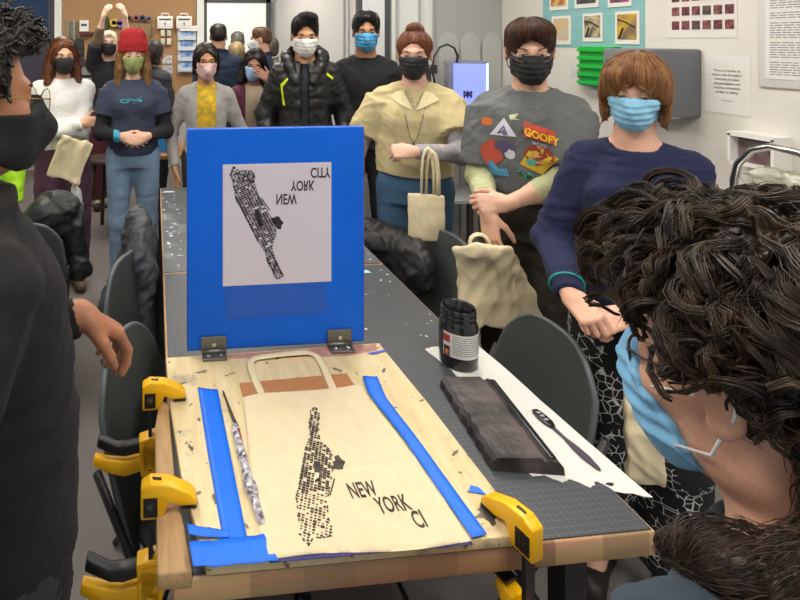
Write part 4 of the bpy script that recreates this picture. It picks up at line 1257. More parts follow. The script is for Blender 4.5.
for j in range(nv + 1):
    for i in range(nu + 1):
        x, y = bag_xy(i / nu, j / nv)
        ed = min(i, nu - i, j, nv - j)
        V.append((x - IV.x, y - IV.y, bag_h(x, y) - IV.z - (.003 * (1 - min(1, ed / 2)))))
nb = len(V); V += [(x, y, .0006) for x, y, z in V]
F = []
for j in range(nv):
    for i in range(nu):
        a = j * (nu + 1) + i; F.append((a, a + 1, a + nu + 2, a + nu + 1))
ring = [i for i in range(nu + 1)] + [j * (nu + 1) + nu for j in range(1, nv + 1)] + [nv * (nu + 1) + i for i in range(nu - 1, -1, -1)] + [j * (nu + 1) for j in range(nv - 1, 0, -1)]
for k in range(len(ring)): a, b = ring[k], ring[(k + 1) % len(ring)]; F.append((a, nb + a, nb + b, b))
M_canvas = mat('cream_canvas', 'd9caa6', rough=.9, noise=.03, nscale=30, bump=.25, bscale=900)
mobj('canvas_body', np.array(V), F, M_canvas, o)
# straps at the far edge
def strap(pts, w, z, name, parent, m, th=.0016):
    P = [Vector(p) for p in pts]; A = []; B = []
    for i, p in enumerate(P):
        t = (P[min(i + 1, len(P) - 1)] - P[max(i - 1, 0)]).normalized(); s_ = Vector((-t.y, t.x, 0)).normalized() * w / 2
        A.append(tuple(p + s_)); B.append(tuple(p - s_))
    ob = ribbon(name, A, B, z, th, m, parent); return ob
k = strap([(-.10, .19, 0), (-.105, .235, 0), (-.108, .285, 0), (-.106, .325, 0), (-.088, .338, .002), (.0, .345, .003), (.06, .348, .002), (.082, .335, 0), (.085, .28, 0), (.08, .22, 0), (.08, .19, 0)], .019, .0035, 'strap', o, M_canvas)
# cardboard insert
c = MB().box((.355, 1.292, BZ + .0018), (.285, .05, .002), rz=.04).build('cardboard_insert', mat('cardboard', 'a9744a', rough=.85)); tag(c, 'strip of brown cardboard showing between the straps of the cream tote bag', 'cardboard')

# ---- print artwork: a street-map silhouette and three words
outl = [(62, 40), (85, 62), (110, 60), (135, 62), (150, 75), (148, 115), (165, 165), (190, 210), (215, 255), (240, 300), (240, 345), (225, 380), (225, 410), (240, 450), (262, 500), (275, 520), (250, 535), (235, 525), (225, 490), (205, 460), (200, 420), (180, 385), (160, 355), (140, 310), (115, 265), (95, 220), (75, 190), (68, 150), (60, 110), (50, 75)]
K = .00066   # metres per traced unit
def map_polys(fade=False):
    P = [(x, y) for x, y in outl]
    def inside(x, y):
        c = False; n = len(P)
        for i in range(n):
            x1, y1 = P[i]; x2, y2 = P[i - 1]
            if (y1 > y) != (y2 > y) and x < (x2 - x1) * (y - y1) / (y2 - y1) + x1: c = not c
        return c
    r = random.Random(8); out = []
    a = math.radians(64)   # avenue direction
    ux, uy = math.cos(a), math.sin(a); vx, vy = -uy, ux
    for i in range(-6, 70):
        for j in range(-30, 30):
            bend = 0
            s0, t0 = i * 9.0, j * 11.5
            cx, cy = 60 + ux * s0 + vx * t0, 40 + uy * s0 + vy * t0
            if not inside(cx, cy): continue
            if 225 < cy < 305 and abs((cx - 168) - (cy - 265) * .45) < 9: continue
            hs, ht = 3.8, 5.2
            if r.random() < (.10 if not fade else .16): continue
            if r.random() < .3: hs, ht = hs * .8, ht * .7
            if cy > 440 or cy < 110:   # irregular blocks at the ends
                aa = a + r.uniform(-.5, .5); sz = r.uniform(.75, 1.25)
            else: aa = a; sz = 1
            if fade and cy < 200: sz *= r.uniform(.5, .95)
            px, py = math.cos(aa), math.sin(aa); qx, qy = -py, px
            out.append([(cx + px * s * hs * sz + qx * t * ht * sz, cy + py * s * hs * sz + qy * t * ht * sz) for s, t in ((-1, -1), (1, -1), (1, 1), (-1, 1))])
    # outline edge blocks
    for i in range(len(P)):
        x1, y1 = P[i - 1]; x2, y2 = P[i]; L = math.hypot(x2 - x1, y2 - y1); n = int(L / 12)
        for k_ in range(n):
            if fade and r.random() < .4: continue
            ta, tb = (k_ + .1) / n, (k_ + .85) / n; nx, ny = (y2 - y1) / L * 2.2, -(x2 - x1) / L * 2.2
            out.append([(x1 + (x2 - x1) * ta - nx, y1 + (y2 - y1) * ta - ny), (x1 + (x2 - x1) * tb - nx, y1 + (y2 - y1) * tb - ny), (x1 + (x2 - x1) * tb + nx, y1 + (y2 - y1) * tb + ny), (x1 + (x2 - x1) * ta + nx, y1 + (y2 - y1) * ta + ny)])
    out.append([(148, 226), (166, 232), (192, 300), (172, 306)])
    out.append([(228, 270), (240, 262), (255, 262), (262, 276), (275, 290), (266, 302), (262, 320), (245, 315), (243, 300), (232, 290)])
    out.append([(177, 181), (181, 179), (217, 233), (214, 237)])
    return out
WORDS = [('NEW', 243, 165, 212, 88), ('YORK', 304, 109, 155, 104), ('CITY', 390, 54, 100, 86)]
# window of the screen: traced units x 18..480, y 32..555
def art(place, fade=False, last='CITY'):
    """place(x,y)->3D ; returns MB"""
    mb = MB()
    for p in map_polys(fade):
        mb.add([place(*q) for q in p], [tuple(range(len(p)))])
    for w_, x0, ya, yb, wid in WORDS:
        s = w_ if w_ != 'CITY' else last
        V, F = text_mesh(w_, 1.0, 1.0, .022); xm, xM = V[:, 0].min(), V[:, 0].max(); ym, yM = V[:, 1].min(), V[:, 1].max()
        if s != w_:
            V, F = text_mesh(s, 1.0, 1.0, .022)
        if fade: yc_ = (ya + yb) / 2; ya, yb = yc_ + (ya - yc_) * 1.14, yc_ + (yb - yc_) * 1.14
        q = [(x0 + (x - xm) / (xM - xm) * wid, ya + (y - ym) / (yM - ym) * (yb - ya)) for x, y, _ in V]
        mb.add([place(*t) for t in q], F)
    return mb
# on the bag: x to the right, y (traced, down the screen) becomes distance from the hinge
def place_bag(x, y):
    # map bottom end (traced y=535) lies far, top end (y=40) lies near
    wx = .268 + (x - 60) * .00062 - (y - 40) * .00001 - .010; wy = .868 + (y - 40) * .00066 + .006 + (x - 60) * .00002
    return (wx - IV.x, wy - IV.y, bag_h(wx, wy) + .0006 - IV.z)
def place_bag_f(x, y): return place_bag(x, y)
art(place_bag, True, 'CI').build('printed_artwork', mat('print_ink', '211d1b', rough=.75, col2='4a433c', nscale=70), o)

# ---------------------------------------------------------------- blue screen standing on its hinge clamps
SY = 1.462
o = empty('printing_screen', (.3415, SY, .79)); tag(o, 'upright bright blue screen printing frame with a white printed window', 'screen')
Wd, Hh = .505, .612
M_blue = mat('screen_blue', '0656bf', spec=.25, rough=.5, noise=.05, nscale=3, bump=.05, bscale=20)
b = MB()
b.box((-Wd / 2 + .016, 0, Hh / 2), (.032, .028, Hh)); b.box((Wd / 2 - .016, 0, Hh / 2), (.032, .028, Hh)); b.box((0, 0, .016), (Wd - .064, .028, .032)); b.box((0, 0, Hh - .016), (Wd - .064, .028, .032))
bevel(b.build('frame', M_blue, o), .0015)
MB().box((Wd / 2 + .001, .0, Hh / 2), (.003, .022, Hh * .96)).build('side_tape', mat('red_wood', 'a4505c', rough=.7, col2='7a4a60', nscale=12), o)
MB().box((0, .004, Hh / 2), (Wd - .06, .003, Hh - .06)).build('mesh_fabric', M_blue, o)
MB().box((0, -.0139, Hh / 2 + .002), (Wd - .004, .0012, Hh - .006)).build('blue_tape_cover', mat('screen_blue_b', '045ccc', spec=.25, rough=.5, noise=.06, nscale=4), o)
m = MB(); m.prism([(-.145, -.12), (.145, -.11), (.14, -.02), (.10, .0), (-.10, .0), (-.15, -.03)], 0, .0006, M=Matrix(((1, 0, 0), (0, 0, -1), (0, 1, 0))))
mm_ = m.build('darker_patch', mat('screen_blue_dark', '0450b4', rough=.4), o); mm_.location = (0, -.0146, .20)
x0, x1, z0, z1 = -.154, .156, .176, .514
MB().box(((x0 + x1) / 2, -.0152, (z0 + z1) / 2), (x1 - x0, .001, z1 - z0)).build('print_window', mat('window_paper', 'c3bdc8', rough=.5, noise=.015, nscale=3), o)
def place_scr(x, y): return (x0 + (x - 18) / 462 * (x1 - x0), -.0162, z1 - (y - 32) / 523 * (z1 - z0))
art(place_scr).build('printed_artwork', mat('print_ink2', '242028', rough=.7), o)
for i, x in enumerate((.162, .520)):
    c = empty('hinge_clamp', (x, SY - .022, BZ)); tag(c, ['steel hinge clamp under the left foot of the blue screen', 'steel hinge clamp under the right foot of the blue screen'][i], 'hinge clamp', 'hinge clamps')
    st = mat('dull_steel', '74746f', rough=.4, metal=.8)
    bevel(MB().box((0, -.004, .003), (.066, .05, .006)).build('base_plate', st, c), .001)
    bevel(MB().box((0, .003, .027), (.07, .006, .045)).build('upright_plate', st, c), .001)
    MB().tube([(-.034, .0, .01), (.034, .0, .01)], .006, 10).build('hinge_pin', st, c, smooth=True)
    for sx in (-1, 1): MB().lathe([(0, 0), (.007, 0), (.007, .004), (.004, .006), (0, .006)], (sx * .018, -.016, .006), 10).build('screw', mat('bright_steel', 'b8b8b4', rough=.25, metal=1), c, smooth=False)
    MB().lathe([(0, 0), (.006, 0), (.006, .005), (0, .005)], (.0, -.0, .03), 10, Matrix.Rotation(PI / 2, 3, 'X')).build('bolt', mat('bright_steel', 'b8b8b4', rough=.25, metal=1), c, smooth=False)

# ---------------------------------------------------------------- yellow bar clamps
M_yel = mat('clamp_yellow', 'f2b705', rough=.35)
M_bk = mat('clamp_black', '151517', rough=.4)
def clamp(x, y, rz, label, jz=.802, lower=.665, reach=.085, hl=.13):
    """local +X points over the board"""
    o = empty('bar_clamp', (x, y, 0), rz); tag(o, label, 'clamp', 'yellow bar clamps')
    MB().box((0, 0, .62), (.008, .022, .42)).build('bar', M_bk, o)
    Mx = Matrix(((1, 0, 0), (0, 0, -1), (0, 1, 0)))
    j = MB(); r = reach
    j.prism([(-.018, jz - .036), (-.018, jz + .020), (.0, jz + .030), (.035, jz + .026), (r - .012, jz + .008), (r, jz - .004), (r, jz - .014), (r - .03, jz - .014), (.035, jz - .006), (.022, jz - .036)], -.014, .014, M=Mx)
    bevel(j.build('top_jaw', M_yel, o), .003)
    p = MB(); p.box((r - .014, 0, jz - .0165), (.028, .026, .006)); p.build('jaw_pad', M_bk, o)
    for sy in (-1, 1): MB().box((0, sy * .0145, jz - .012), (.026, .003, .034)).build('grip_plate', M_bk, o)
    for sy in (-1, 1): MB().lathe([(0, 0), (.007, 0), (.007, .003), (0, .003)], (0, sy * .016, jz - .010), 12, Matrix.Rotation(PI / 2 * -sy * -1, 3, 'X')).build('rivet', mat('bright_steel', 'b8b8b4', rough=.25, metal=1), o, smooth=False)
    e = MB()
    e.box((.012, 0, jz + .0285), (.016, .006, .002)).box((.006, .002, jz + .029), (.008, .003, .002)); e.build('emblem', M_bk, o)
    L = lower
    b = MB(); b.prism([(-.022, L - .055), (-.026, L + .03), (.012, L + .04), (.018, L + .035), (.05, L + .045), (.055, L + .03), (.03, L - .01), (.014, L - .06)], -.016, .016, M=Mx)
    bevel(b.build('body', M_yel, o), .003)
    q = MB(); q.box((.0, 0, L - .012), (.026, .035, .058)); bevel(q.build('body_plate', M_bk, o), .002)
    p = MB(); p.box((.045, 0, L + .0475), (.026, .026, .006)); p.build('lower_pad', M_bk, o)
    h = MB(); h.prism([(-.02, L - .045), (-.02, L - .012), (-.06, L - .018), (-hl * .75, L - .010), (-hl, L + .0), (-hl - .005, L - .02), (-hl * .8, L - .040), (-.06, L - .055)], -.010, .010, M=Mx)
    bevel(h.build('grip', M_yel, o), .004)
    h = MB(); h.prism([(-.018, L + .004), (-.018, L + .026), (-.05, L + .022), (-hl * .6, L + .022), (-hl * .93, L + .045), (-hl * .97, L + .022), (-hl * .6, L - .002), (-.05, L - .004)], -.011, .011, M=Mx)
    bevel(h.build('trigger', M_bk, o), .004)
    MB().box((-.0, 0, .425), (.018, .03, .02)).build('end_stop', M_bk, o)
    V, F = text_mesh('DEWALT', .016, .9, .01)
    t = MB(); t.add([(.0 + y_ - .006, -.0182, L - .038 + x_) for x_, y_, _ in V], F); t.build('lettering', mat('clamp_letter', 'f2b705'), o)
    return o
clamp(-.012, 1.272, .03, 'yellow bar clamp at the far left edge of the board, beneath the pale reaching hand')
clamp(-.008, .985, -.02, 'yellow bar clamp in the middle of the left board edge, nearest the viewer', lower=.655, hl=.125)
clamp(.640, .846, PI / 2 + .28, 'yellow bar clamp on the near right corner of the board', lower=.64, hl=.10)

# ---------------------------------------------------------------- brush and plastic wrap on the board
o = empty('paint_brush', (.175, 1.12, BZ)); tag(o, 'thin dark brush lying between the left tape strip and the tote bag', 'brush')
MB().tube([(-.008, .16, .005), (-.002, .10, .006), (.004, .055, .006)], [.0022, .0035, .0042], 8).build('handle', mat('brush_dark', '3a302c', rough=.4), o, smooth=True)
MB().tube([(.004, .056, .006), (.007, .03, .006)], [.005, .0055], 8).build('ferrule', mat('bright_steel', 'b8b8b4', rough=.25, metal=1), o, smooth=True)
MB().tube([(.007, .03, .006), (.010, -.005, .004)], [.0055, .002], 8).build('bristles', mat('bristle_red', '8a3a44', rough=.8), o, smooth=True)
V_, F_ = sculpt([cap((.176, 1.16, BZ + .004), (.184, 1.0, BZ + .003), .008, .012, k=.01), cap((.184, 1.0, BZ + .003), (.190, .93, BZ + .003), .011, .008, k=.01), func(lambda x, y, z: BZ + .0005 - z, (-9, -9, -9), (9, 9, 9), '&', .001)], .004, disp=wrinkle(.003, .012, 4))
tag(mobj('plastic_wrap', V_, F_, mat('wrap_plastic', 'cfd0d6', rough=.15, col2='5a4c58', nscale=90, spec=.8), smooth=False), 'crumpled shiny plastic wrap wedged beside the left edge of the tote bag', 'plastic wrap')

# ---------------------------------------------------------------- paper, ink tray, knife, jar
r = random.Random(2)
pts = [(.772, 1.440), (.80, 1.449), (.935, 1.442), (.944, 1.30), (.950, 1.12), (.962, .930), (.90, .95), (.885, .975), (.86, .962), (.835, .985), (.815, .978), (.79, 1.0), (.765, .998), (.76, 1.02), (.80, 1.12), (.80, 1.28), (.79, 1.36)]
P2 = []
for i, p in enumerate(pts):
    q = pts[(i + 1) % len(pts)]; P2.append(p)
    for t in (.25, .5, .75): P2.append((p[0] + (q[0] - p[0]) * t + r.uniform(-.002, .002), p[1] + (q[1] - p[1]) * t + r.uniform(-.002, .002)))
m = MB(); m.prism(P2, TZ + .0013, TZ + .0021)
tag(m.build('paper_sheet', mat('paper_white', 'cfcec9', rough=.8, noise=.02, nscale=8)), 'torn white paper spread under the ink jar, tray and knife at the table edge', 'paper')
m = MB(); m.prism([(.905 + .008 * math.cos(t) * (1 + .3 * math.sin(3 * t)), .965 + .004 * math.sin(t)) for t in np.linspace(0, 6.28, 12)[:-1]], TZ + .0022, TZ + .0028)
tag(m.build('ink_blot', mat('ink_black', '161616')), 'small black ink blot near the pointed corner of the torn paper', 'ink blot')

o = empty('ink_tray', (.779, 1.135, TZ + .0022), -.136); tag(o, 'long black ink crusted tray lying diagonally on the torn paper', 'ink tray')
m = MB(); n_ = 22; pr = [(-.071, 0), (-.069, .018), (-.060, .026), (.030, .028), (.033, .022), (.041, .022), (.044, .027), (.062, .025), (.069, .016), (.071, 0)]
for i in range(n_ + 1):
    y = -.130 + .262 * i / n_; q = .0022 * math.sin(i * 1.9) + .0012 * math.sin(i * 4.1)
    m.V += [(x + (q if x < 0 else q * .3), y + (.004 * math.sin(x * 70) if i in (0, n_) else 0), z + (.001 * math.sin(i * 2.3 + x * 60) if z > .02 else 0)) for x, z in pr]
k_ = len(pr)
for i in range(n_):
    for j in range(k_): a, b = i * k_ + j, i * k_ + (j + 1) % k_; m.F.append((a, a + k_, b + k_, b)); m.M.append(0)
m.F.append(tuple(range(k_))); m.M.append(0); m.F.append(tuple(n_ * k_ + j for j in range(k_ - 1, -1, -1))); m.M.append(0)
t_ = m.build('tray_body', mat('dried_ink', '211f1f', rough=.42, col2='554b4a', nscale=13, bump=.8, bscale=60), o); autosmooth(t_, 30)
m = MB(); m.box((.053, 0, .0275), (.014, .250, .005)); bevel(m.build('edge_bar', mat('bar_greenblack', '14201f', rough=.25), o), .002)

o = empty('palette_knife', (.907, 1.085, TZ + .0022), .05); tag(o, 'black ink stained palette knife lying on the torn paper right of the tray', 'palette knife')
m = MB()
def outline(prof): return [(x, y) for y, x in prof] + [(-x, y) for y, x in reversed(prof)]
m.prism(outline([(.088, .006), (.082, .010), (.062, .0125), (.045, .012), (.036, .008), (.03, .005)]), .001, .006); bevel(m.build('handle', mat('knife_black', '141416', rough=.25), o), .0015)
m = MB(); m.prism(outline([(.032, .0045), (.0, .004), (-.03, .009), (-.055, .010), (-.085, .005), (-.09, .001)]), .0015, .003); m.build('blade', mat('knife_grey', '4c4650', rough=.3), o)
m = MB()
for y in (.052, .064, .075): m.box((0, y, .0064), (.010, .006, .0012))
m.build('grip_marks', mat('knife_mark', '9a9aa0', rough=.4), o)

o = empty('ink_jar', (.832, 1.372, TZ + .0022)); tag(o, 'open black ink jar with white label standing on the torn paper', 'ink jar')
J = .97
pf = [(.0, 0), (.046, 0), (.050, .004), (.051, .03), (.0505, .115), (.047, .124), (.044, .127), (.044, .133), (.0465, .135), (.0465, .139), (.044, .141), (.044, .146), (.0465, .148), (.0465, .152), (.044, .154), (.0455, .158), (.0445, .160), (.041, .158), (.040, .10), (.040, .07), (.0, .068)]
MB().lathe([(a * J, b * J) for a, b in pf], n=40).build('jar_body', mat('jar_black', '17181a', rough=.18, spec=.6), o, smooth=True)
MB().lathe([(.0, .070), (.0385, .070)], n=24).build('ink', mat('wet_ink', '08080a', rough=.1), o)
lb = MB(); R_ = .0515 * J
def cyl(a, z, rr_=R_): return (rr_ * math.sin(a - .62), -rr_ * math.cos(a - .62), z)
def patch(mb, a0, a1, z0, z1, rr_=R_, n=14):
    V = []
    for i in range(n + 1):
        a = a0 + (a1 - a0) * i / n; V += [cyl(a, z0, rr_), cyl(a, z1, rr_)]
    mb.add(V, [(2 * i, 2 * i + 2, 2 * i + 3, 2 * i + 1) for i in range(n)])
patch(lb, -.75, 1.9, .035, .098); lb.build('label', mat('label_white', 'cfcfcb', rough=.4), o, smooth=True)
lb = MB(); patch(lb, -1.6, -.75, .035, .098); patch(lb, -.70, -.35, .036, .062, R_ + .0003); lb.build('dark_label', mat('label_dark', '2a2a2c', rough=.4), o, smooth=True)
lb = MB(); patch(lb, -.75, -.35, .072, .092, R_ + .0003); lb.build('red_emblem', mat('label_red', 'a8323a', rough=.4), o, smooth=True)
lb = MB()
rj = random.Random(1)
for i in range(9):
    z = .090 - .0058 * i; a = -.2
    while a < 1.5:
        w_ = rj.uniform(.04, .14); patch(lb, a, a + w_, z, z + .0022, R_ + .0003, 3); a += w_ + .04
lb.build('label_text', mat('ink_soft', '55555a'), o)
patch_ = MB(); patch(patch_, -.6, -.42, .040, .052, R_ + .0006, 4); patch_.build('hazard_mark', mat('label_orange', 'e07030'), o)

# ---------------------------------------------------------------- plastic chairs
M_ch = mat('chair_plastic', '3b403f', rough=.5, noise=.03, nscale=60, bump=.1, bscale=300)
def chair(x, y, rz, label, top=.84, w=.44, M_=None, hb=.40):
    """local -Y is the way a sitter faces"""
    o = empty('folding_chair', (x, y, 0), rz); tag(o, label, 'chair', 'dark grey plastic chairs around the tables')
    nu, nv = 20, 16; V = []; F = []
    zb = top - hb
    def pt(u, v, off):
        uu = 2 * u - 1
        e = 1.0 - .30 * max(0, v - .45) ** 2 / .3
        h = (v * hb) * (1 - .0) - .10 * abs(uu) ** 3.2 * v - .02 * (1 - v) * abs(uu) ** 3
        x_ = uu * w / 2 * (1 - .12 * v ** 3)
        yb = .20 + .10 * v - .045 * (1 - uu * uu) * -1 * .0 - .035 * uu * uu + off
        return (x_, yb, zb + h)
    for off in (0, .014):
        for j in range(nv + 1):
            for i in range(nu + 1): V.append(pt(i / nu, j / nv, off))
    nb = (nu + 1) * (nv + 1)
    for j in range(nv):
        for i in range(nu):
            a = j * (nu + 1) + i; F.append((a, a + 1, a + nu + 2, a + nu + 1)); F.append((nb + a, nb + a + nu + 1, nb + a + nu + 2, nb + a + 1))
    ring = [i for i in range(nu + 1)] + [j * (nu + 1) + nu for j in range(1, nv + 1)] + [nv * (nu + 1) + i for i in range(nu - 1, -1, -1)] + [j * (nu + 1) for j in range(nv - 1, 0, -1)]
    for k in range(len(ring)): a, b = ring[k], ring[(k + 1) % len(ring)]; F.append((a, nb + a, nb + b, b))
    autosmooth(mobj('backrest', np.array(V), F, M_ch, o), 50)
    rimp = [V[i] for i in ring[nu:]] ; rimp = [(p[0], p[1] + .007, p[2]) for p in rimp]
    MB().tube(rimp, .0085, 8).build('backrest_rim', mat('chair_rim', '50575a', rough=.4), o, smooth=True)
    s_ = MB(); s_.prism([(.21 * math.copysign(abs(math.cos(t)) ** .5, math.cos(t)), .20 * math.copysign(abs(math.sin(t)) ** .5, math.sin(t))) for t in np.linspace(0, 2 * PI, 33)[:-1]], .435, .452)
    bevel(s_.build('seat', M_ch, o), .005)
    for sx in (-1, 1):
        MB().tube([(sx * .215, .265, .62), (sx * .215, .18, .44), (sx * .205, -.20, .012)], .011, 8).build('leg', M_blk, o, smooth=True)
        MB().tube([(sx * .19, -.12, .44), (sx * .19, .235, .012)], .011, 8).build('leg', M_blk, o, smooth=True)
    MB().tube([(-.19, .19, .06), (.19, .19, .06)], .008, 8).build('stretcher', M_blk, o, smooth=True)
    MB().tube([(-.205, -.175, .05), (.205, -.175, .05)], .008, 8).build('stretcher', M_blk, o, smooth=True)
    for sx in (-1, 1): MB().lathe([(0, 0), (.014, 0), (.013, .02), (0, .021)], (sx * .205, -.20, 0), 8).build('foot_cap', M_bk, o)
    return o
chair(.89, 1.46, -PI / 2, 'dark grey plastic chair beside the torn paper, its back towards the navy sweater', top=.79, w=.40)
chair(.935, 2.06, -PI / 2 + .05, 'dark grey plastic chair half covered by the black coat on the right of the tables', top=.83, w=.44)
chair(.165, 1.80, PI / 2 - .45, 'dark grey plastic chair left of the tables, its back edge-on behind the reaching hand', top=.86, w=.42)
chair(.185, 1.38, PI / 2 - .35, 'dark grey plastic chair tucked by the left bar clamps, nearest on the left', top=.82, w=.40)
chair(.20, 2.40, PI / 2 - .2, 'dark grey plastic chair under the grey jacket, farthest on the left', top=.86, w=.42)
chair(-.66, 2.66, PI + .2, 'dark grey plastic chair under the black green coat, apart from the tables', top=.84, w=.42)

def garment_heap(name, prims, m, label, cat, amp=.014, sc=.07, h=.009, seed=1, st=(1, 1, .5), group=None):
    V, F = sculpt(prims, h, disp=lambda V: wrinkle(amp, sc, seed, st)(V) + wrinkle(amp * .35, sc * .35, seed + 3, st)(V), smooth=1)
    o = mobj(name, V, F, m); tag(o, label, cat, group); return o
M_coat = mat('coat_black', '1c1d20', rough=.55, noise=.08, nscale=30, bump=.3, bscale=120)
garment_heap('coat', [ell((1.11, 2.32, .70), (.075, .26, .09), rot=(-.12, 0, 0), k=.05), ell((1.10, 2.14, .68), (.07, .12, .12), k=.05), cap((1.05, 2.52, .70), (1.03, 2.66, .50), .07, .10, k=.05), cap((1.10, 2.3, .72), (1.12, 2.35, .42), .06, .08, k=.05), cap((1.01, 2.36, .71), (.98, 2.40, .62), .05, .04, k=.05)],
             M_coat, 'black padded coat draped over the chair right of the blue screen', 'coat', seed=4, amp=.016, sc=.06)
garment_heap('jacket', [ell((-.06, 2.10, .82), (.055, .15, .14), rot=(0, .1, 0), k=.04), cap((-.08, 2.12, .95), (-.10, 2.14, .84), .035, .045, k=.04), cap((-.12, 2.16, .76), (-.22, 2.20, .48), .04, .05, k=.04), cap((-.04, 1.98, .82), (-.03, 1.92, .55), .035, .045, k=.04), cap((-.03, 2.12, .84), (-.02, 2.10, .50), .035, .05, k=.04)],
             mat('jacket_grey', '47494e', rough=.6, col2='2a2b30', nscale=12), 'grey and black jacket hanging on the farthest left chair below the blue jeans', 'jacket', seed=9, amp=.012, sc=.05)
garment_heap('coat', [ell((-.48, 2.56, .80), (.15, .10, .14), rot=(0, -.35, .3), k=.05), cap((-.42, 2.54, .86), (-.60, 2.52, .76), .05, .08, k=.05), cap((-.57, 2.55, .70), (-.59, 2.54, .50), .10, .10, k=.05), cap((-.39, 2.56, .74), (-.36, 2.56, .56), .06, .07, k=.04)],
             mat('coat_green_black', '161c1d', rough=.5, noise=.1, nscale=20), 'dark green black coat heaped on the chair behind the black sweater', 'coat', seed=6, amp=.018, sc=.12, st=(1, 1, .35))
# ---------------------------------------------------------------- people in the room
def face_to(p, t): return math.atan2(t[0] - p[0], -(t[1] - p[1]))
def loc_pt(loc, yaw, S, w):
    d = Vector((w[0] - loc[0], w[1] - loc[1], w[2])); d = Matrix.Rotation(-yaw, 3, 'Z') @ d
    return (d.x / S, d.y / S, d.z / S)
def loc_dir(yaw, v): d = Matrix.Rotation(-yaw, 3, 'Z') @ Vector(v); return (d.x, d.y, d.z)
from mathutils.bvhtree import BVHTree
def project(person, obj, items, y0=-.6, off=.0022, name='printed_graphic', thick=None, label=None):
    """items: list of (points [(x,z)], material) in body coordinates, pressed onto the front of a garment"""
    V = [v.co.copy() for v in obj.data.vertices]; F = [tuple(p.vertices) for p in obj.data.polygons]
    bv = BVHTree.FromPolygons(V, F); S = person.S
    mats = []; OV = []; OF = []; OM = []
    for pts, m in items:
        if m not in mats: mats.append(m)
        # fan with extra ring so the shape follows the cloth
        c = (sum(p[0] for p in pts) / len(pts), sum(p[1] for p in pts) / len(pts))
        fine = []
        n = len(pts)
        for i in range(n):
            a, b = pts[i], pts[(i + 1) % n]; L = math.hypot(b[0] - a[0], b[1] - a[1]); k = max(1, int(L / .014))
            for j in range(k): fine.append((a[0] + (b[0] - a[0]) * j / k, a[1] + (b[1] - a[1]) * j / k))
        rings = [fine, [(c[0] + (p[0] - c[0]) * .6, c[1] + (p[1] - c[1]) * .6) for p in fine], [(c[0] + (p[0] - c[0]) * .2, c[1] + (p[1] - c[1]) * .2) for p in fine]]
        base = len(OV); ok = True; n = len(fine)
        lay = .0008 * len(OF) ** .2
        for rg in rings:
            for (x, z) in rg:
                h = bv.ray_cast(Vector((x * S, y0 * S, z * S)), Vector((0, 1, 0)))
                if h[0] is None: ok = False; break
                OV.append((h[0].x, h[0].y - off - .00025 * items.index((pts, m)), h[0].z))
            if not ok: break
        if not ok: OV = OV[:base]; continue
        for r_ in range(2):
            for i in range(n):
                OF.append((base + r_ * n + i, base + r_ * n + (i + 1) % n, base + (r_ + 1) * n + (i + 1) % n, base + (r_ + 1) * n + i)); OM.append(mats.index(m))
        OF.append(tuple(base + 2 * n + i for i in range(n))); OM.append(mats.index(m))
    if not OV: return None
    o = mobj(name, np.array(OV), OF, mats, obj, True, OM)
    if label: o['label'] = label
    return o
def text_items(s, x0, z0, size, m, sx=.85, bold=.01, arc=0.0):
    V, F = text_mesh(s, 1, 1, bold); out = []
    for f in F:
        pts = [(x0 + V[i][0] * size * sx, z0 + V[i][1] * size + arc * (V[i][0] * size) ** 1) for i in f]
        out.append((pts, m))
    return out
def project_text(person, obj, s, x0, z0, size, m, sx=.85, bold=.01, slope=0.0, off=.004, name='lettering'):
    V = [v.co.copy() for v in obj.data.vertices]; F = [tuple(p.vertices) for p in obj.data.polygons]
    bv = BVHTree.FromPolygons(V, F); S = person.S
    TV, TF = text_mesh(s, 1, 1, bold); O = []
    for v in TV:
        x = x0 + v[0] * size * sx; z = z0 + v[1] * size + slope * v[0] * size
        h = bv.ray_cast(Vector((x * S, -.6 * S, z * S)), Vector((0, 1, 0)))
        if h[0] is None: return None
        O.append((h[0].x, h[0].y - off, h[0].z))
    return mobj(name, np.array(O), TF, m, obj, False)
DOWN = dict(f=(0, -.05, -1), curl=(.35, .4, .45, .5))
def arm_down(sd, x=.27, y=-.04, z=.86): return dict(w=(sd * x, y, z), pole=(sd * .6, .8, 0), f=(0, -.1, -1), n=(sd, 0, 0))
M_jeans = mat('denim_light', '6f86a0', rough=.85, noise=.14, nscale=7, bump=.3, bscale=700)
M_jeans2 = mat('denim_blue', '3f6180', rough=.85, noise=.12, nscale=8, bump=.3, bscale=700)
M_dark = mat('trousers_dark', '26282c', rough=.85, noise=.08, nscale=10)

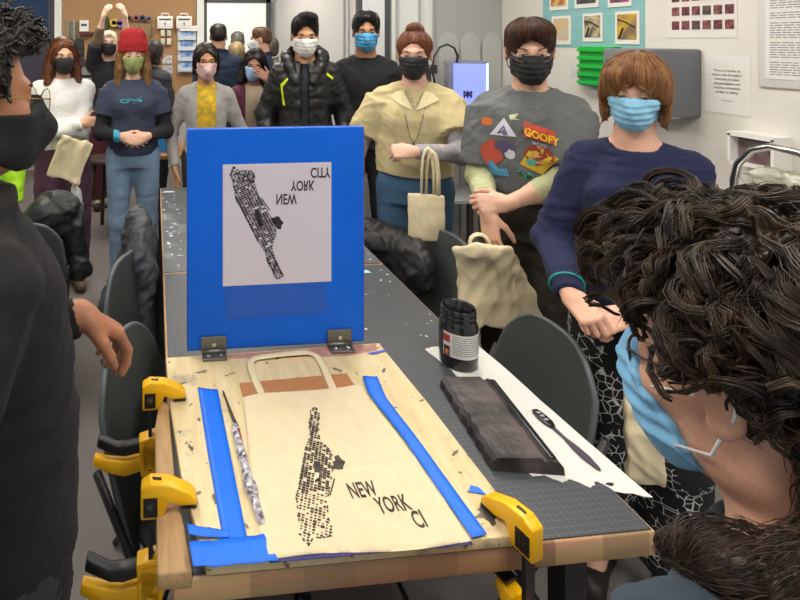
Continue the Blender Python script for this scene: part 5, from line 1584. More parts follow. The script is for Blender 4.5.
def tote(name, label, c, rz, w, h, th=.02, taper=.0, strapz=None, m=None, amp=.010, seed=1, sc=.07, tilt=0.0, cat='tote bag', extra=None, res=.007):
    M = np.array(Matrix.Translation(Vector(c)) @ Matrix.Rotation(rz, 4, 'Z') @ Matrix.Rotation(tilt, 4, 'Y'))
    P = [boxp((0, 0, 0), (w / 2, th / 2, h / 2), r=.008, k=.02)]
    if extra: P += extra
    w1 = wrinkle(amp, sc, seed, (1.2, .4, .5))
    def bend(V):
        V = V.copy(); V[:, 1] += .02 * np.sin(V[:, 0] * 18 + seed) * (.5 - V[:, 2] / h) + .012 * np.sin(V[:, 2] * 14 + seed); return V
    V, F = sculpt(P, res, disp=w1, smooth=1)
    V = bend(V); V = V @ M[:3, :3].T + M[:3, 3]
    o = mobj(name, V - A3(c), F, m or M_canvas2); o.location = c; tag(o, label, cat)
    if strapz:
        for i, (xa, xb, top) in enumerate(strapz):
            pts = []
            for t in np.linspace(0, 1, 9):
                q = np.array([xa + (xb - xa) * (.5 - .5 * math.cos(PI * t)), .006 * math.sin(3 * t + i), h / 2 - .02 + (top - h / 2 + .02) * math.sin(PI * t) ** .6, 1])
                pts.append(tuple((M @ q)[:3] - A3(c)))
            MB().tube(pts, .011, 6, flat=(.25, 1)).build('strap', m or M_canvas2, o, smooth=True)
    return o
M_canvas2 = mat('canvas_bag', 'd6c8a4', rough=.9, noise=.07, nscale=12, bump=.3, bscale=600)

# --- person in the red knit hat
L_ = (-.144, 3.50); H_ = 1.67; y_ = face_to(L_, (.0, .6))
p = Person('person in red knit hat and green mask, hands clasped, navy tee and light jeans', L_, y_, H_, head=(0, .16, 0), skin='d8ab92', h=.013, hf=.006, fem=1, wide=1.0, build=1.1, handf=.007, stance=.10,
           arms={-1: dict(w=(-.075, -.235, 1.075), pole=(-.45, .3, -1), f=(.92, -.15, -.25), n=(0, -1, .35), curl=(.3, .35, .4, .5)), 1: dict(w=(.085, -.225, 1.07), pole=(.45, .3, -1), f=(-.92, -.25, -.2), n=(0, -1, .35), curl=(.5, .55, .6, .7))})
p.eyes(openz=.003, brow='6a4a30'); p.mask('8f9a5e', 'cloth', loop='3a2c20', h=.006, col2='7f8a54')
p.hair('long', '9a7448', n=500, h=.008, rad=.0022, seed=3, col2='7d5a34', length=.85)
hp = [ell((0, .015, .055), (.092, .112, .090), k=.02), ell((0, .02, .115), (.075, .085, .035), k=.03), ell((0, -.118, -.055), (.085, .09, .105), k=.01, op='-'), func(lambda x, y, z: z - (.028 - .05 * np.clip(y + .05, 0, .15)), (-.2, -.2, -.3), (.2, .2, .1), '-', .01)]
hp = [ell((0, .018, .062), (.098, .116, .096), k=.02), ell((0, .03, .135), (.080, .088, .036), k=.03), ell((0, .012, .035), (.100, .118, .04), k=.012), func(lambda x, y, z: (.020 - .35 * np.clip(y + .05, -.05, .10)) - z, (-1, -1, -1), (1, 1, 1), '&', .008)]
V, F = sculpt(hp, .005, disp=lambda V: .0025 * np.sin(np.arctan2(V[:, 1], V[:, 0]) * 44) + .0012 * np.sin(V[:, 2] * 500), smooth=1)
p.add('knit_hat', V, F, mat('knit_red', '9c1f22', rough=.95, noise=.15, nscale=30), head=True)
p.top('long_sleeve_top', mat('jersey_black', '1a1a1f', rough=.9), grow=.006, z0=.95, sleeve=.97, sgrow=.010, amp=.002, fold=.05, seed=2, z1=1.30, neck=0, yoke=False)
tee = p.top('t_shirt', mat('tee_navy', '343b50', rough=.9, noise=.06, nscale=9), grow=.014, z0=.925, sleeve=.30, sgrow=.018, amp=.005, fold=.08, seed=5, neck=.064, vneck=.03, bust=1.0, z1=1.42, sag=.008)
mt = mat('print_teal', '2f8ca0', rough=.7)
loop_ = [(-.055 + .030 * math.cos(t) - .0, 1.285 + .014 * math.sin(t)) for t in np.linspace(0, 2 * PI, 15)[:-1]]
bar_ = [(-.03, 1.292), (.055, 1.278), (.06, 1.290), (.03, 1.300), (.0, 1.288), (-.03, 1.302)]
bar2 = [(.0, 1.262), (.055, 1.31), (.05, 1.316), (-.006, 1.268)]
project(p, tee, [(loop_, mt), ([(-.055 + .018 * math.cos(t), 1.285 + .007 * math.sin(t)) for t in np.linspace(0, 2 * PI, 11)[:-1]], mat('tee_navy', '343b50')), (bar_, mt), (bar2, mat('print_deep', '2a5c78'))])
p.legs_('jeans', M_jeans, grow=.012, z1=1.02, amp=.005, seed=4, wide=.0)
p.shoes('2a2830')
mb = MB(); W = p.arm[-1]['W']
for k_ in range(3):
    mb.tube([(W.x - .018 - .012 * k_ , W.y + .034 * math.cos(t), W.z + .034 * math.sin(t) + .004 * k_) for t in np.linspace(0, 2 * PI, 17)[:-1]], .0065, 6, closed=True)
p.addmb('bracelet', mb, mat('beads_turquoise', '3b9fc0', rough=.4, noise=.3, nscale=80))

# --- white sweater, arms crossed
L_ = (-.617, 3.60); H_ = 1.66; y_ = face_to(L_, (.1, .8))
p = Person('person in white sweater and plum trousers with arms crossed, copper hair and black mask', L_, y_, H_, head=(.1, .15, 0), skin='d9a88a', h=.013, hf=.007, fem=1, wide=.98, build=1.1, handf=.008,
           arms={-1: dict(w=(.11, -.20, 1.14), pole=(-.5, -.1, -1), f=(.9, .1, .1), n=(0, -1, 0), curl=(.5, .5, .5, .5)), 1: dict(w=(-.11, -.235, 1.10), pole=(.5, -.1, -1), f=(-.9, .15, .1), n=(0, -1, 0), curl=(.5, .5, .5, .5))})
p.eyes(openz=.0035, brow='3a2418'); p.mask('1f2024', 'cloth', loop='1f2024', h=.006)
p.hair('long', '74401f', n=450, h=.008, rad=.0022, seed=8, col2='4a2a1a', length=.62, curl=.006)
p.top('sweater', mat('sweater_white', 'd9d8d6', rough=.95, noise=.04, nscale=14, bump=.6, bscale=260), grow=.022, z0=.96, sleeve=1.0, sgrow=.022, amp=.008, fold=.07, seed=7, neck=.062, z1=1.43, sag=.03)
p.legs_('trousers', mat('plum_cloth', '5a3a50', rough=.9, noise=.08, nscale=8), grow=.022, wide=.03, z1=1.02, amp=.006, seed=2)
p.shoes('5a4632', boot=.04)
tote('tote_bag', 'cream tote bag folded over the crossed arms of the white sweater', (-.515, 3.27, .92), .25, .21, .27, th=.03, amp=.016, seed=3, tilt=.35, res=.009)
tag(garment_heap('plastic_bag', [cap((-.50, 3.36, .74), (-.49, 3.36, .60), .025, .045, k=.03)], mat('white_bag', 'cfcfcf', rough=.4), 'small white plastic bag hanging below the folded cream tote', 'bag', amp=.012, sc=.04), cat='bag')

# --- neon green jacket at the left edge
L_ = (-.93, 2.95); H_ = 1.60
p = Person('person in neon green jacket half hidden behind the black mask profile', L_, face_to(L_, (0, .6)), H_, head=(0, .1, 0), skin='c08a70', h=.014, hf=.008, fem=0, handf=.008,
           arms={1: dict(w=(.15, -.20, .74), pole=(.6, .8, 0), f=(.05, -.3, -1), n=(.6, -1, 0))}, lean=.06)
p.eyes(); p.mask('232428', 'cloth', h=.007); p.hair('short', '1e1816', n=0, h=.008)
p.top('jacket', mat('neon_green', '9fd420', rough=.7, noise=.05, nscale=8), grow=.032, sgrow=.022, z0=.72, sleeve=.95, amp=.010, fold=.08, cuff=.012, seed=3, collar=.016)
p.legs_('trousers', M_dark, grow=.014); p.shoes()

# --- raised arms with a phone, at the back
L_ = (-.455, 5.27); H_ = 1.73
p = Person('person at the back lifting a phone overhead with both hands, black top, maroon trousers', L_, face_to(L_, (0, 0)), H_, head=(0, -.05, 0), skin='d8b49c', h=.015, hf=.009, fem=1, handf=.009,
           arms={-1: dict(w=(-.02, -.22, 1.97), pole=(-1, -.3, 0), f=(.35, -.2, .9), n=(-.6, -.6, 0), curl=(.8, .8, .8, .8), thumb=(.4, .6)), 1: dict(w=(.15, -.22, 1.95), pole=(1, -.3, 0), f=(-.35, -.2, .9), n=(.6, -.6, 0), curl=(.8, .8, .8, .8), thumb=(.4, .6))})
p.eyes(openz=.004); p.mask('2a2026', 'cloth', h=.008, loops=False); p.hair('short', 'd8c6a8', n=0, h=.009, label='pale blond cropped hair')
p.top('top', mat('tee_black', '1f1e24', rough=.9), grow=.020, z0=.93, sleeve=.44, sgrow=.02, amp=.006, seed=3, z1=1.42)
a = p.arm[-1]; V, F = sculpt([cap(a['S'], a['E'], .058, .050, k=.02), cap(a['E'], a['E'].lerp(a['W'], .45), .050, .044, k=.02)], .010, disp=wrinkle(.005, .06, 3)); p.add('sleeve', V, F, mat('sleeve_taupe', '6b5a48', rough=.9))
p.legs_('trousers', mat('maroon_cloth', '4a1a24', rough=.9, noise=.08, nscale=8), grow=.02, wide=.045, z1=1.0); p.shoes()
S_ = p.S; th_ = p.root.rotation_euler.z
c_ = Matrix.Rotation(th_, 3, 'Z') @ Vector((.065 * S_, -.30 * S_, 2.045 * S_))
o = empty('smartphone', (L_[0] + c_.x, L_[1] + c_.y, c_.z), th_); tag(o, 'dark phone held overhead by the person at the back', 'phone')
bevel(MB().box((0, 0, 0), (.15, .010, .075)).build('case', mat('phone_case', '3a2030', rough=.3), o), .004); MB().box((0, .0056, 0), (.14, .001, .066)).build('screen', mat('phone_screen', '50586a', rough=.1), o)

# --- dark haired person between the hat and the white cases
L_ = (-.02, 4.85); H_ = 1.64
p = Person('person with dark hair and black jacket seen just behind the red knit hat', L_, face_to(L_, (1.2, 6.0)), H_, skin='a87860', h=.015, hf=.009, fem=.5)
p.hair('tied', '211a1a', n=0, h=.009); p.top('jacket', mat('jacket_black', '24252b', rough=.7, noise=.1, nscale=20), grow=.03, sgrow=.026, amp=.009, seed=5, collar=.016)
p.legs_('trousers', M_dark); p.shoes()

# --- yellow top with grey cardigan
L_ = (.34, 3.50); H_ = 1.62
p = Person('person with glasses and pink mask, grey cardigan over bright yellow patterned top', L_, face_to(L_, (.2, .5)), H_, head=(.05, .12, 0), skin='b07e58', h=.013, hf=.006, fem=1, wide=.9,
           arms={-1: arm_down(-1, .22, -.06), 1: arm_down(1, .22, -.06)})
p.eyes(openz=.004, brow='2a1c14'); p.mask('d8b8b4', 'fold', col2='c09a9a', h=.006); p.glasses('3a2a24', r=.0016, lens=False)
p.hair('tied', '2c201c', n=250, h=.008, rad=.002, seed=6, parting=.01)
p.top('yellow_top', mat('yellow_print', 'd8ac18', rough=.9, col2='9a8a30', nscale=26), grow=.012, sleeve=0, amp=.004, seed=4, neck=.062, z1=1.42)
p.top('cardigan', mat('cardigan_grey', '9b9893', rough=.95, noise=.06, nscale=60, bump=.5, bscale=260), grow=.022, z0=.86, sgrow=.014, amp=.006, seed=6, open_=.058, z1=1.43, neck=.07)
p.legs_('trousers', M_dark); p.shoes()

# --- hand over the face
L_ = (.735, 3.84); H_ = 1.575
p = Person('person pressing one hand against a pale blue mask, maroon cardigan over beige top', L_, face_to(L_, (.3, .5)), H_, head=(-.15, .22, .12), skin='9a6a54', h=.013, hf=.006, fem=1, wide=.9,
           arms={-1: arm_down(-1, .22, -.10, .90), 1: dict(w=(.105, -.235, 1.475), pole=(.1, -.3, -1), f=(-.75, .12, .55), n=(.3, -.9, .2), curl=(.25, .3, .35, .4), thumb=(.2, .2))})
p.eyes(openz=.003, brow='2a1c18'); p.mask('8fb4dc', 'surgical', h=.006)
p.hair('long', '1f1718', n=350, h=.008, rad=.0022, seed=5, length=.45)
p.top('beige_top', mat('beige_rib', 'b5a48c', rough=.9), grow=.012, sleeve=0, amp=.003, seed=4, neck=.062, z1=1.42)
p.top('cardigan', mat('maroon_knit', '5c2c3c', rough=.95, noise=.08, nscale=30), grow=.024, z0=.86, sgrow=.018, amp=.006, seed=6, open_=.07, z1=1.42, neck=.07)
p.legs_('trousers', M_dark); p.shoes()

# --- people seen from behind near the bright door
def backer(label, loc, H, face, hairc, topc, hstyle='short', fem=0, skin='b98a70', cls='jacket', grow=.026, headr=(0, 0, 0), maskc=None, **k):
    p = Person(label, loc, face_to(loc, face), H, skin=skin, h=.015, hf=.009, fem=fem, head=headr)
    p.hair(hstyle, hairc, n=200 if hstyle != 'short' else 120, h=.009, rad=.0026, **k)
    p.top(cls, mat('cloth_' + topc, topc, rough=.85, noise=.08, nscale=10), grow=grow, sgrow=grow * .8, amp=.008, fold=.08, seed=int(H * 100), collar=.012)
    if maskc: p.mask(maskc, h=.008, loops=False); p.eyes()
    p.legs_('trousers', M_dark); p.shoes()
    return p
backer('tall person in dark navy jacket with back turned, in front of the bright door', (.63, 5.20), 1.80, (.8, 8), '2a2422', '1c2c44')
backer('person with curly blond hair and back turned, by the bright door', (.90, 5.76), 1.62, (1.0, 8), 'a8946c', '4a5654', 'bob', fem=1, curl=.008)
''; backer('person with short grey hair at the far back near the bright door', (.99, 6.25), 1.74, (1.2, 8), '6c6a66', '6c7068')
backer('person with brown hair turned left in a navy top, right of the bright door', (1.10, 5.30), 1.77, (-.5, 5.9), '5a3c2a', '2a3450', skin='c89a80', maskc='c8d2d8', grow=.018)
backer('person with grey brown hair in a pale top, half hidden by the black puffer jacket', (1.33, 5.98), 1.68, (.2, 7), '5c5048', '8c8c84', 'bob', fem=1)

# --- black puffer jacket
L_ = (1.0, 3.44); H_ = 1.80
p = Person('tall person in black puffer jacket with neon yellow zips and white mask', L_, face_to(L_, (.1, .4)), H_, head=(.12, .20, 0), skin='c2916c', h=.013, hf=.005, fem=0, jaw=1.03, hscale=1.03, wide=.93,
           arms={-1: arm_down(-1, .23, -.08), 1: arm_down(1, .23, -.08)})
p.eyes(openz=.0035, brow='1c1614', browr=.0034); p.mask('d9d8d2', 'surgical', h=.005)
p.hair('quiff', '1d1a19', n=900, h=.006, rad=.0018, seed=2, steps=7)
p.top('t_shirt', mat('tee_charcoal', '23262e', rough=.9), grow=.012, sleeve=0, neck=.064, z1=1.42)
hood = [cap((math.cos(t) * .115, -.0 + math.sin(t) * .10, 1.455 + .045 * math.sin(t)), (math.cos(t + .38) * .115, -.0 + math.sin(t + .38) * .10, 1.455 + .045 * math.sin(t + .38)), .034, k=.02) for t in np.arange(-.6, PI + .35, .38)]
hood += [cap((s_ * .10, -.07, 1.42), (s_ * .055, -.125, 1.30), .034, .020, k=.02) for s_ in (-1, 1)] + [ell((0, .10, 1.43), (.13, .06, .09), k=.04)]
pj = p.top('puffer_jacket', mat('puffer_black', '18191b', rough=.42, noise=.06, nscale=30, bump=.3, bscale=60), grow=.038, z0=.80, sgrow=.026, amp=.008, fold=.06, quilt=.0055, seed=6, extra=hood, open_=.020, neck=.075, z1=1.43, h=.009)
yl = mat('neon_yellow', 'd4e81c', rough=.5)
project(p, pj, [([(-.150, 1.285), (-.138, 1.29), (-.128, 1.20), (-.118, 1.155), (-.132, 1.15), (-.140, 1.20)], yl), ([(-.14, 1.29), (-.105, 1.325), (-.10, 1.315), (-.132, 1.27)], yl), ([(.135, 1.36), (.175, 1.325), (.168, 1.315), (.130, 1.345)], yl)], off=.004, name='zip_trim')
p.legs_('trousers', M_dark); p.shoes()

# --- black tee, glasses, blue mask
L_ = (1.47, 3.55); H_ = 1.83
p = Person('person in black t-shirt with glasses and bright blue mask at the back wall', L_, face_to(L_, (.3, .5)), H_, head=(.05, .10, .0), skin='b98460', h=.013, hf=.005, fem=0, jaw=.98,
           arms={-1: arm_down(-1), 1: arm_down(1)})
p.eyes(openz=.0035, brow='15110f', browr=.0034); p.mask('4f9fd0', 'surgical', h=.005, out=.008); p.glasses('241c1c', r=.0016, lens=False)
p.hair('crop', '141212', n=500, h=.006, rad=.0018, steps=5, lift=(.0, .008))
p.top('t_shirt', mat('tee_black2', '1b1b1d', rough=.9), grow=.018, sleeve=.46, sgrow=.02, amp=.006, z1=1.425, neck=.064)
p.legs_('trousers', M_dark); p.shoes()

# --- tan vest, hair bun
L_ = (1.31, 2.55); H_ = 1.695; y_ = face_to(L_, (.1, .2))
lw = loc_pt(L_, y_, H_ / 1.7, (1.165, 2.27, 1.145))
p = Person('person with auburn hair bun in pale yellow knitted vest and blue jeans, black mask', L_, y_, H_, head=(-.05, .14, .03), skin='dcae98', h=.010, hf=.004, fem=1, wide=1.03, build=1.2, handf=.005,
           arms={-1: dict(w=(-.30, -.10, .86), pole=(-.6, .8, 0), f=(0, -.2, -1), n=(-1, -.3, 0)), 1: dict(w=lw, pole=(1, .1, -.7), f=(-.95, -.10, -.02), n=(.05, -.75, .6), curl=(1.25, 1.25, 1.25, 1.25), thumb=(.5, .8))})
p.eyes(openz=.0038, brow='6a3a24', col='5a4030'); p.mask('1c1c1e', 'surgical', loop='d8d6d2', h=.004)
p.hair('bun', '7a4328', n=1300, h=.005, rad=.0014, seed=4, col2='5c3220', steps=12)
p.top('long_sleeve_top', mat('lilac_grey', '9c98a0', rough=.85, noise=.04, nscale=9), grow=.006, z0=.98, sleeve=.98, sgrow=.010, amp=.004, fold=.05, seed=5, z1=1.30, neck=0, h=.007, yoke=False)
vest = p.top('knit_vest', mat('knit_cream', 'd2c393', rough=.95, noise=.06, nscale=20, bump=1.0, bscale=60, wave='X'), grow=.024, z0=.985, sleeve=.34, sgrow=.026, amp=.006, fold=.09, seed=8, bust=1.0, neck=.066, vneck=.045, z1=1.42, sag=.03, h=.007)
cl = MB()
for s_ in (-1, 1):
    pts = [(s_ * .008, -.135, 1.335), (s_ * .055, -.105, 1.425), (s_ * .075, -.045, 1.445), (s_ * .118, -.085, 1.395), (s_ * .075, -.135, 1.345), (s_ * .035, -.148, 1.325)]
    b0 = len(cl.V); cl.V += pts + [(x, y + .008, z - .006) for x, y, z in pts]; cl.F += [tuple(b0 + i for i in range(6)), tuple(b0 + 11 - i for i in range(6))] + [(b0 + i, b0 + (i + 1) % 6, b0 + 6 + (i + 1) % 6, b0 + 6 + i) for i in range(6)]; cl.M += [0] * 8
project(p, vest, [([(s_ * .008, 1.315), (s_ * .050, 1.405), (s_ * .085, 1.395), (s_ * .112, 1.365), (s_ * .055, 1.335)][::s_], mat('knit_collar', 'dccfa4', rough=.95)) for s_ in (-1, 1)], off=.007, name='collar')
p.legs_('jeans', M_jeans2, grow=.014, z1=1.03, amp=.005, seed=6, h=.008)
def neckl(pts, r, m, nm):
    V = [v.co.copy() for v in vest.data.vertices]; F = [tuple(q.vertices) for q in vest.data.polygons]; bv = BVHTree.FromPolygons(V, F); out = []
    for x, z in pts:
        h = bv.ray_cast(Vector((x * p.S, -.8, z * p.S)), Vector((0, 1, 0)))
        y = h[0].y - .007 if h[0] is not None else -.09
        out.append((x * p.S, y, z * p.S))
    mb = MB(); mb.tube(out, r, 6); return mobj(nm, np.array(mb.V), mb.F, m, p.root, True)
neckl([(-.058, 1.44), (-.052, 1.36), (-.035, 1.26), (-.018, 1.185), (-.002, 1.16), (.014, 1.185), (.036, 1.27), (.056, 1.37), (.062, 1.44)], .0016, mat('cord_dark', '4a4238', rough=.5), 'necklace')
neckl([(-.003, 1.165), (-.003, 1.13)], .004, mat('cord_dark', '4a4238', rough=.5), 'pendant')
neckl([(-.04, 1.40), (-.012, 1.345), (0, 1.335), (.012, 1.345), (.04, 1.40)], .0012, mat('silver', 'b0b0b0', rough=.2, metal=1), 'silver_chain')
p.shoes()
tote('tote_bag', 'small cream tote bag hanging from the fist of the person in the knitted vest', (1.185, 2.20, .875), -.35, .155, .20, th=.02, amp=.006, seed=5, strapz=[(-.02, .035, .30), (.0, .05, .285)], res=.006)

# --- grey graphic tee, short brown hair
L_ = (1.535, 2.02); H_ = 1.72; y_ = face_to(L_, (.1, .2))
S_ = H_ / 1.7
wr = loc_pt(L_, y_, S_, (1.248, 1.862, 1.00)); wl = loc_pt(L_, y_, S_, (1.297, 1.825, 1.045))
p = Person('person with short brown hair, glasses and black mask in a grey printed t-shirt', L_, y_, H_, head=(.12, .16, -.02), skin='d9aa90', h=.009, hf=.0035, fem=.6, wide=1.0, build=1.12, handf=.004, hscale=1.02, jaw=1.03,
           arms={-1: dict(w=wr, pole=(-.25, 1, -.2), f=(.10, -.25, -.95), n=(-.5, -.8, .1), curl=(.5, .55, .6, .65), thumb=(.5, .5)), 1: dict(w=wl, pole=(.8, .3, -1), f=(-.92, -.1, -.12), n=(.1, -.85, .4), curl=(.95, 1.0, 1.05, 1.1), thumb=(.4, .6))})
p.eyes(openz=.0036, brow='5a3a28', col='4a3a30'); p.mask('1e1e20', 'surgical', loop='1e1e20', h=.004); p.glasses('9a8478', r=.0011, metal=.6)
p.hair('bowl', '4f3122', n=2200, h=.005, rad=.0012, seed=7, col2='38231a', steps=10, lift=(.0, .005))
p.top('long_sleeve_top', mat('sage_waffle', 'b3b58c', rough=.95, noise=.05, nscale=20, bump=.8, bscale=300), grow=.010, z0=1.0, sleeve=.80, sgrow=.014, amp=.006, fold=.045, seed=3, z1=1.30, neck=0, h=.006, yoke=False)
mb = MB(); mb.tube([(.066 * math.cos(t), p.neck[1] - .010 + .060 * math.sin(t), 1.432 + .012 * math.sin(t)) for t in np.linspace(0, 2 * PI, 25)[:-1]], .006, 6, closed=True); p.addmb('undershirt_collar', mb, mat('sage_waffle', 'b3b58c'))
tee = p.top('graphic_tee', mat('tee_grey', '6c6e6e', rough=.9, col2='585a5b', nscale=5), grow=.022, z0=1.0, sleeve=.43, sgrow=.025, amp=.007, fold=.09, seed=12, neck=.068, z1=1.43, sag=.03, h=.007)
g = lambda c: mat('gfx_' + c, c, rough=.75)
def blob(cx, cz, rx, rz_, n=12, s=0, j=.15):
    r = random.Random(s); return [(cx + rx * math.cos(t) * (1 + r.uniform(-j, j)), cz + rz_ * math.sin(t) * (1 + r.uniform(-j, j))) for t in np.linspace(0, 2 * PI, n + 1)[:-1]]
Z0 = 1.215
items = [(blob(-.105, Z0 + .075, .020, .016, 8, 1), g('c8692c')), ([(-.095, Z0 + .03), (-.050, Z0 + .095), (-.010, Z0 + .035)], g('c8c8d4')), ([(-.075, Z0 + .035), (-.05, Z0 + .07), (-.035, Z0 + .035)], g('5a5876')),
         ([(-.035, Z0 + .105), (-.005, Z0 + .115), (-.012, Z0 + .098), (.0, Z0 + .092), (-.03, Z0 + .092)], g('c6d0a0')),
         ([(.012, Z0 + .040), (.100, Z0 + .018), (.106, Z0 + .040), (.098, Z0 + .062), (.010, Z0 + .092)], g('c24a34')),
         (blob(-.085, Z0 - .030, .035, .045, 12, 3), g('a8442c')), (blob(-.045, Z0 - .005, .035, .022, 10, 4), g('4a4460')), (blob(-.030, Z0 - .028, .016, .018, 8, 5), g('b8b8c0')),
         ([(.000, Z0 - .055), (.040, Z0 + .018), (.112, Z0 - .022), (.065, Z0 - .085)], g('c8a82c')), (blob(.055, Z0 - .020, .042, .036, 14, 6), g('8a3420')), (blob(.050, Z0 - .030, .022, .020, 10, 7), g('c88868')), (blob(.035, Z0 - .045, .016, .012, 8, 8), g('48a090')),
         ([(-.11, Z0 - .085), (-.09, Z0 - .055), (-.06, Z0 - .090), (-.04, Z0 - .075), (-.03, Z0 - .105), (-.09, Z0 - .11)], g('4a8cb0')), ([(-.015, Z0 - .085), (.0, Z0 - .075), (.015, Z0 - .095), (.03, Z0 - .08), (.045, Z0 - .1), (.03, Z0 - .09), (.015, Z0 - .105), (.0, Z0 - .085)], g('3c9c84'))]
items = [([(x * 1.12 - .030, Z0 + (z - Z0) * 1.12) for x, z in q], m_) for q, m_ in items]
project(p, tee, items, off=.003)
project_text(p, tee, 'GOOFY', -.016, Z0 + .052, .040, g('e8c22c'), sx=.80, bold=.03, slope=-.25, off=.0095)
project_text(p, tee, 'MOVIE', .010, Z0 + .018, .018, g('9a98b8'), sx=.9, bold=.02, slope=-.25, off=.0095)
p.legs_('trousers', mat('olive_dark', '3a352c', rough=.9, noise=.1, nscale=8), grow=.020, wide=.02, z1=1.0, amp=.007, seed=5, h=.008)
mb = MB(); mb.tube([(.10 + .004 * math.sin(q * 5), -.165, .97 - .02 * q) for q in range(5)], .003, 5); p.addmb('lanyard', mb, mat('lanyard_yellow', 'c8b828'))
mb = MB(); mb.box((.11, -.168, .83), (.055, .006, .075), M=Matrix.Rotation(.5, 3, 'Y')); p.addmb('badge', mb, mat('badge_clear', '9aa2b0', rough=.2, col2='3a4456', nscale=60), smooth=False)
mb = MB(); mb.lathe([(0, -.006), (.016, -.006), (.018, 0), (.016, .006), (0, .006)], (.105, -.172, .90), 12, Matrix.Rotation(PI / 2, 3, 'X')); p.addmb('charm', mb, mat('charm_yellow', 'd8c41c'))
p.shoes()
ex = [cap((-.02, 0, .14), (.10, .02, .05), .025, .035, k=.03), boxp((.11, .02, -.06), (.05, .012, .17), rot=(0, -.25, 0), r=.008, k=.02)]
tote('tote_bag', 'large cream tote bag hanging open below the crossed hands of the grey t-shirt', (1.195, 1.79, .755), -.35, .20, .30, th=.03, amp=.016, seed=8, sc=.06, tilt=-.12, extra=ex, strapz=[(-.04, .03, .19)], res=.006)

# --- navy sweater, fringe
L_ = (1.44, 1.45); H_ = 1.60; y_ = face_to(L_, (.2, .1))
S_ = H_ / 1.7
wr = loc_pt(L_, y_, S_, (1.175, 1.385, .925)); wl = loc_pt(L_, y_, S_, (1.285, 1.31, .90))
p = Person('person with copper bob and fringe, light blue mask and navy sweater', L_, y_, H_, head=(-.10, .20, .04), skin='dcaa90', h=.009, hf=.0035, fem=1, wide=.82, build=1.05, handf=.004, hscale=.93, hoff=(0, 0, .008),
           arms={-1: dict(w=wr, pole=(-.5, .8, -.4), f=(.62, -.62, -.35), n=(-.1, -.6, .8), curl=(1.0, 1.1, 1.15, 1.2), thumb=(.5, .6)), 1: dict(w=wl, pole=(.4, .6, -1), f=(-.75, -.45, -.25), n=(.1, -.5, .8), curl=(1.0, 1.1, 1.1, 1.1), thumb=(.5, .6))})
p.eyes(openz=.0024, brow='8a5a38', col='4a5a60'); p.mask('86bcd8', 'surgical', h=.0035)
p.hair('bob', '9c7048', n=4200, h=.005, rad=.0012, seed=9, col2='6f4526', steps=12, lift=(-.001, .006))
p.top('sweater', mat('sweater_navy', '1b2142', rough=.95, noise=.08, nscale=40, bump=.5, bscale=240), grow=.020, z0=.90, sleeve=.99, sgrow=.017, amp=.008, fold=.08, seed=4, neck=.072, z1=1.41, sag=.03, h=.007, cuff=.006, bust=.8)
mb = MB(); a = p.arm[-1]; c0 = a['E'].lerp(a['W'], .84); d0 = (a['W'] - a['E']).normalized(); u0 = d0.cross(Vector((0, 0, 1))).normalized(); v0 = d0.cross(u0)
mb.tube([tuple(c0 + (u0 * math.cos(t) + v0 * math.sin(t)) * .046) for t in np.linspace(0, 2 * PI, 25)[:-1]], .0035, 6, closed=True); p.addmb('cuff_stripe', mb, mat('teal_stripe', '1f8f8c'))
def chainmat():
    m = bpy.data.materials.new('black_white_pattern'); m.use_nodes = True; N = m.node_tree.nodes; L = m.node_tree.links; b = N['Principled BSDF']; b.inputs['Roughness'].default_value = .9
    tc = N.new('ShaderNodeTexCoord'); v = N.new('ShaderNodeTexVoronoi'); v.feature = 'DISTANCE_TO_EDGE'; v.inputs['Scale'].default_value = 42; L.new(tc.outputs['Object'], v.inputs['Vector'])
    r = N.new('ShaderNodeValToRGB'); r.color_ramp.elements[0].position = .030; r.color_ramp.elements[0].color = lin('c8c8c4'); r.color_ramp.elements[1].position = .05; r.color_ramp.elements[1].color = lin('141416')
    L.new(v.outputs['Distance'], r.inputs['Fac'])
    n = N.new('ShaderNodeTexNoise'); n.inputs['Scale'].default_value = 16; L.new(tc.outputs['Object'], n.inputs['Vector'])
    q = N.new('ShaderNodeValToRGB'); q.color_ramp.elements[0].position = .50; q.color_ramp.elements[1].position = .53; L.new(n.outputs['Fac'], q.inputs['Fac'])
    mx = N.new('ShaderNodeMixRGB'); mx.inputs[1].default_value = lin('141416'); L.new(q.outputs['Color'], mx.inputs[0]); L.new(r.outputs['Color'], mx.inputs[2])
    L.new(mx.outputs[0], b.inputs['Base Color']); return m
p.legs_('patterned_trousers', chainmat(), grow=.018, wide=.03, z1=1.0, amp=.005, seed=4, h=.008)
p.shoes()
tote('tote_bag', 'cream tote bag hanging from the hands of the navy sweater behind the chair', (1.285, 1.27, .66), -.5, .09, .36, th=.03, amp=.012, seed=6, sc=.06, strapz=[(-.03, .03, .235)], res=.006)
# --- foreground left: profile with glasses and black mask
yaw = math.atan2(.80, -.60)
fd = Vector((math.sin(yaw), -math.cos(yaw), 0)); H_ = 1.67; S_ = H_ / 1.7
hw = Vector((-.290, .852, 0)); lean = -.02
L_ = tuple((hw - fd * (.022 + lean * 1.22) * S_)[:2])
wr = loc_pt(L_, yaw, S_, (-.150, 1.085, 1.092))
fdir = loc_dir(yaw, (.13, .08, -.10)); ndir = loc_dir(yaw, (.25, .1, 1))
p = Person('person in profile at the left edge, gold glasses, black mask, charcoal sweater', L_, yaw, H_, lean=lean, head=(0, .06, 0), skin='a46e4e', h=.009, hf=.0028, fem=.2, wide=1.0, build=1.28, handf=.0028,
           arms={1: dict(w=wr, pole=(.3, .6, -1), f=fdir, n=ndir, curl=(.52, .58, .62, .66), thumb=(.45, .6), fat=1.2, sc=1.0), -1: dict(w=(-.20, .10, .86), pole=(-.6, .8, 0), f=(0, -.2, -1), n=(-1, 0, 0))})
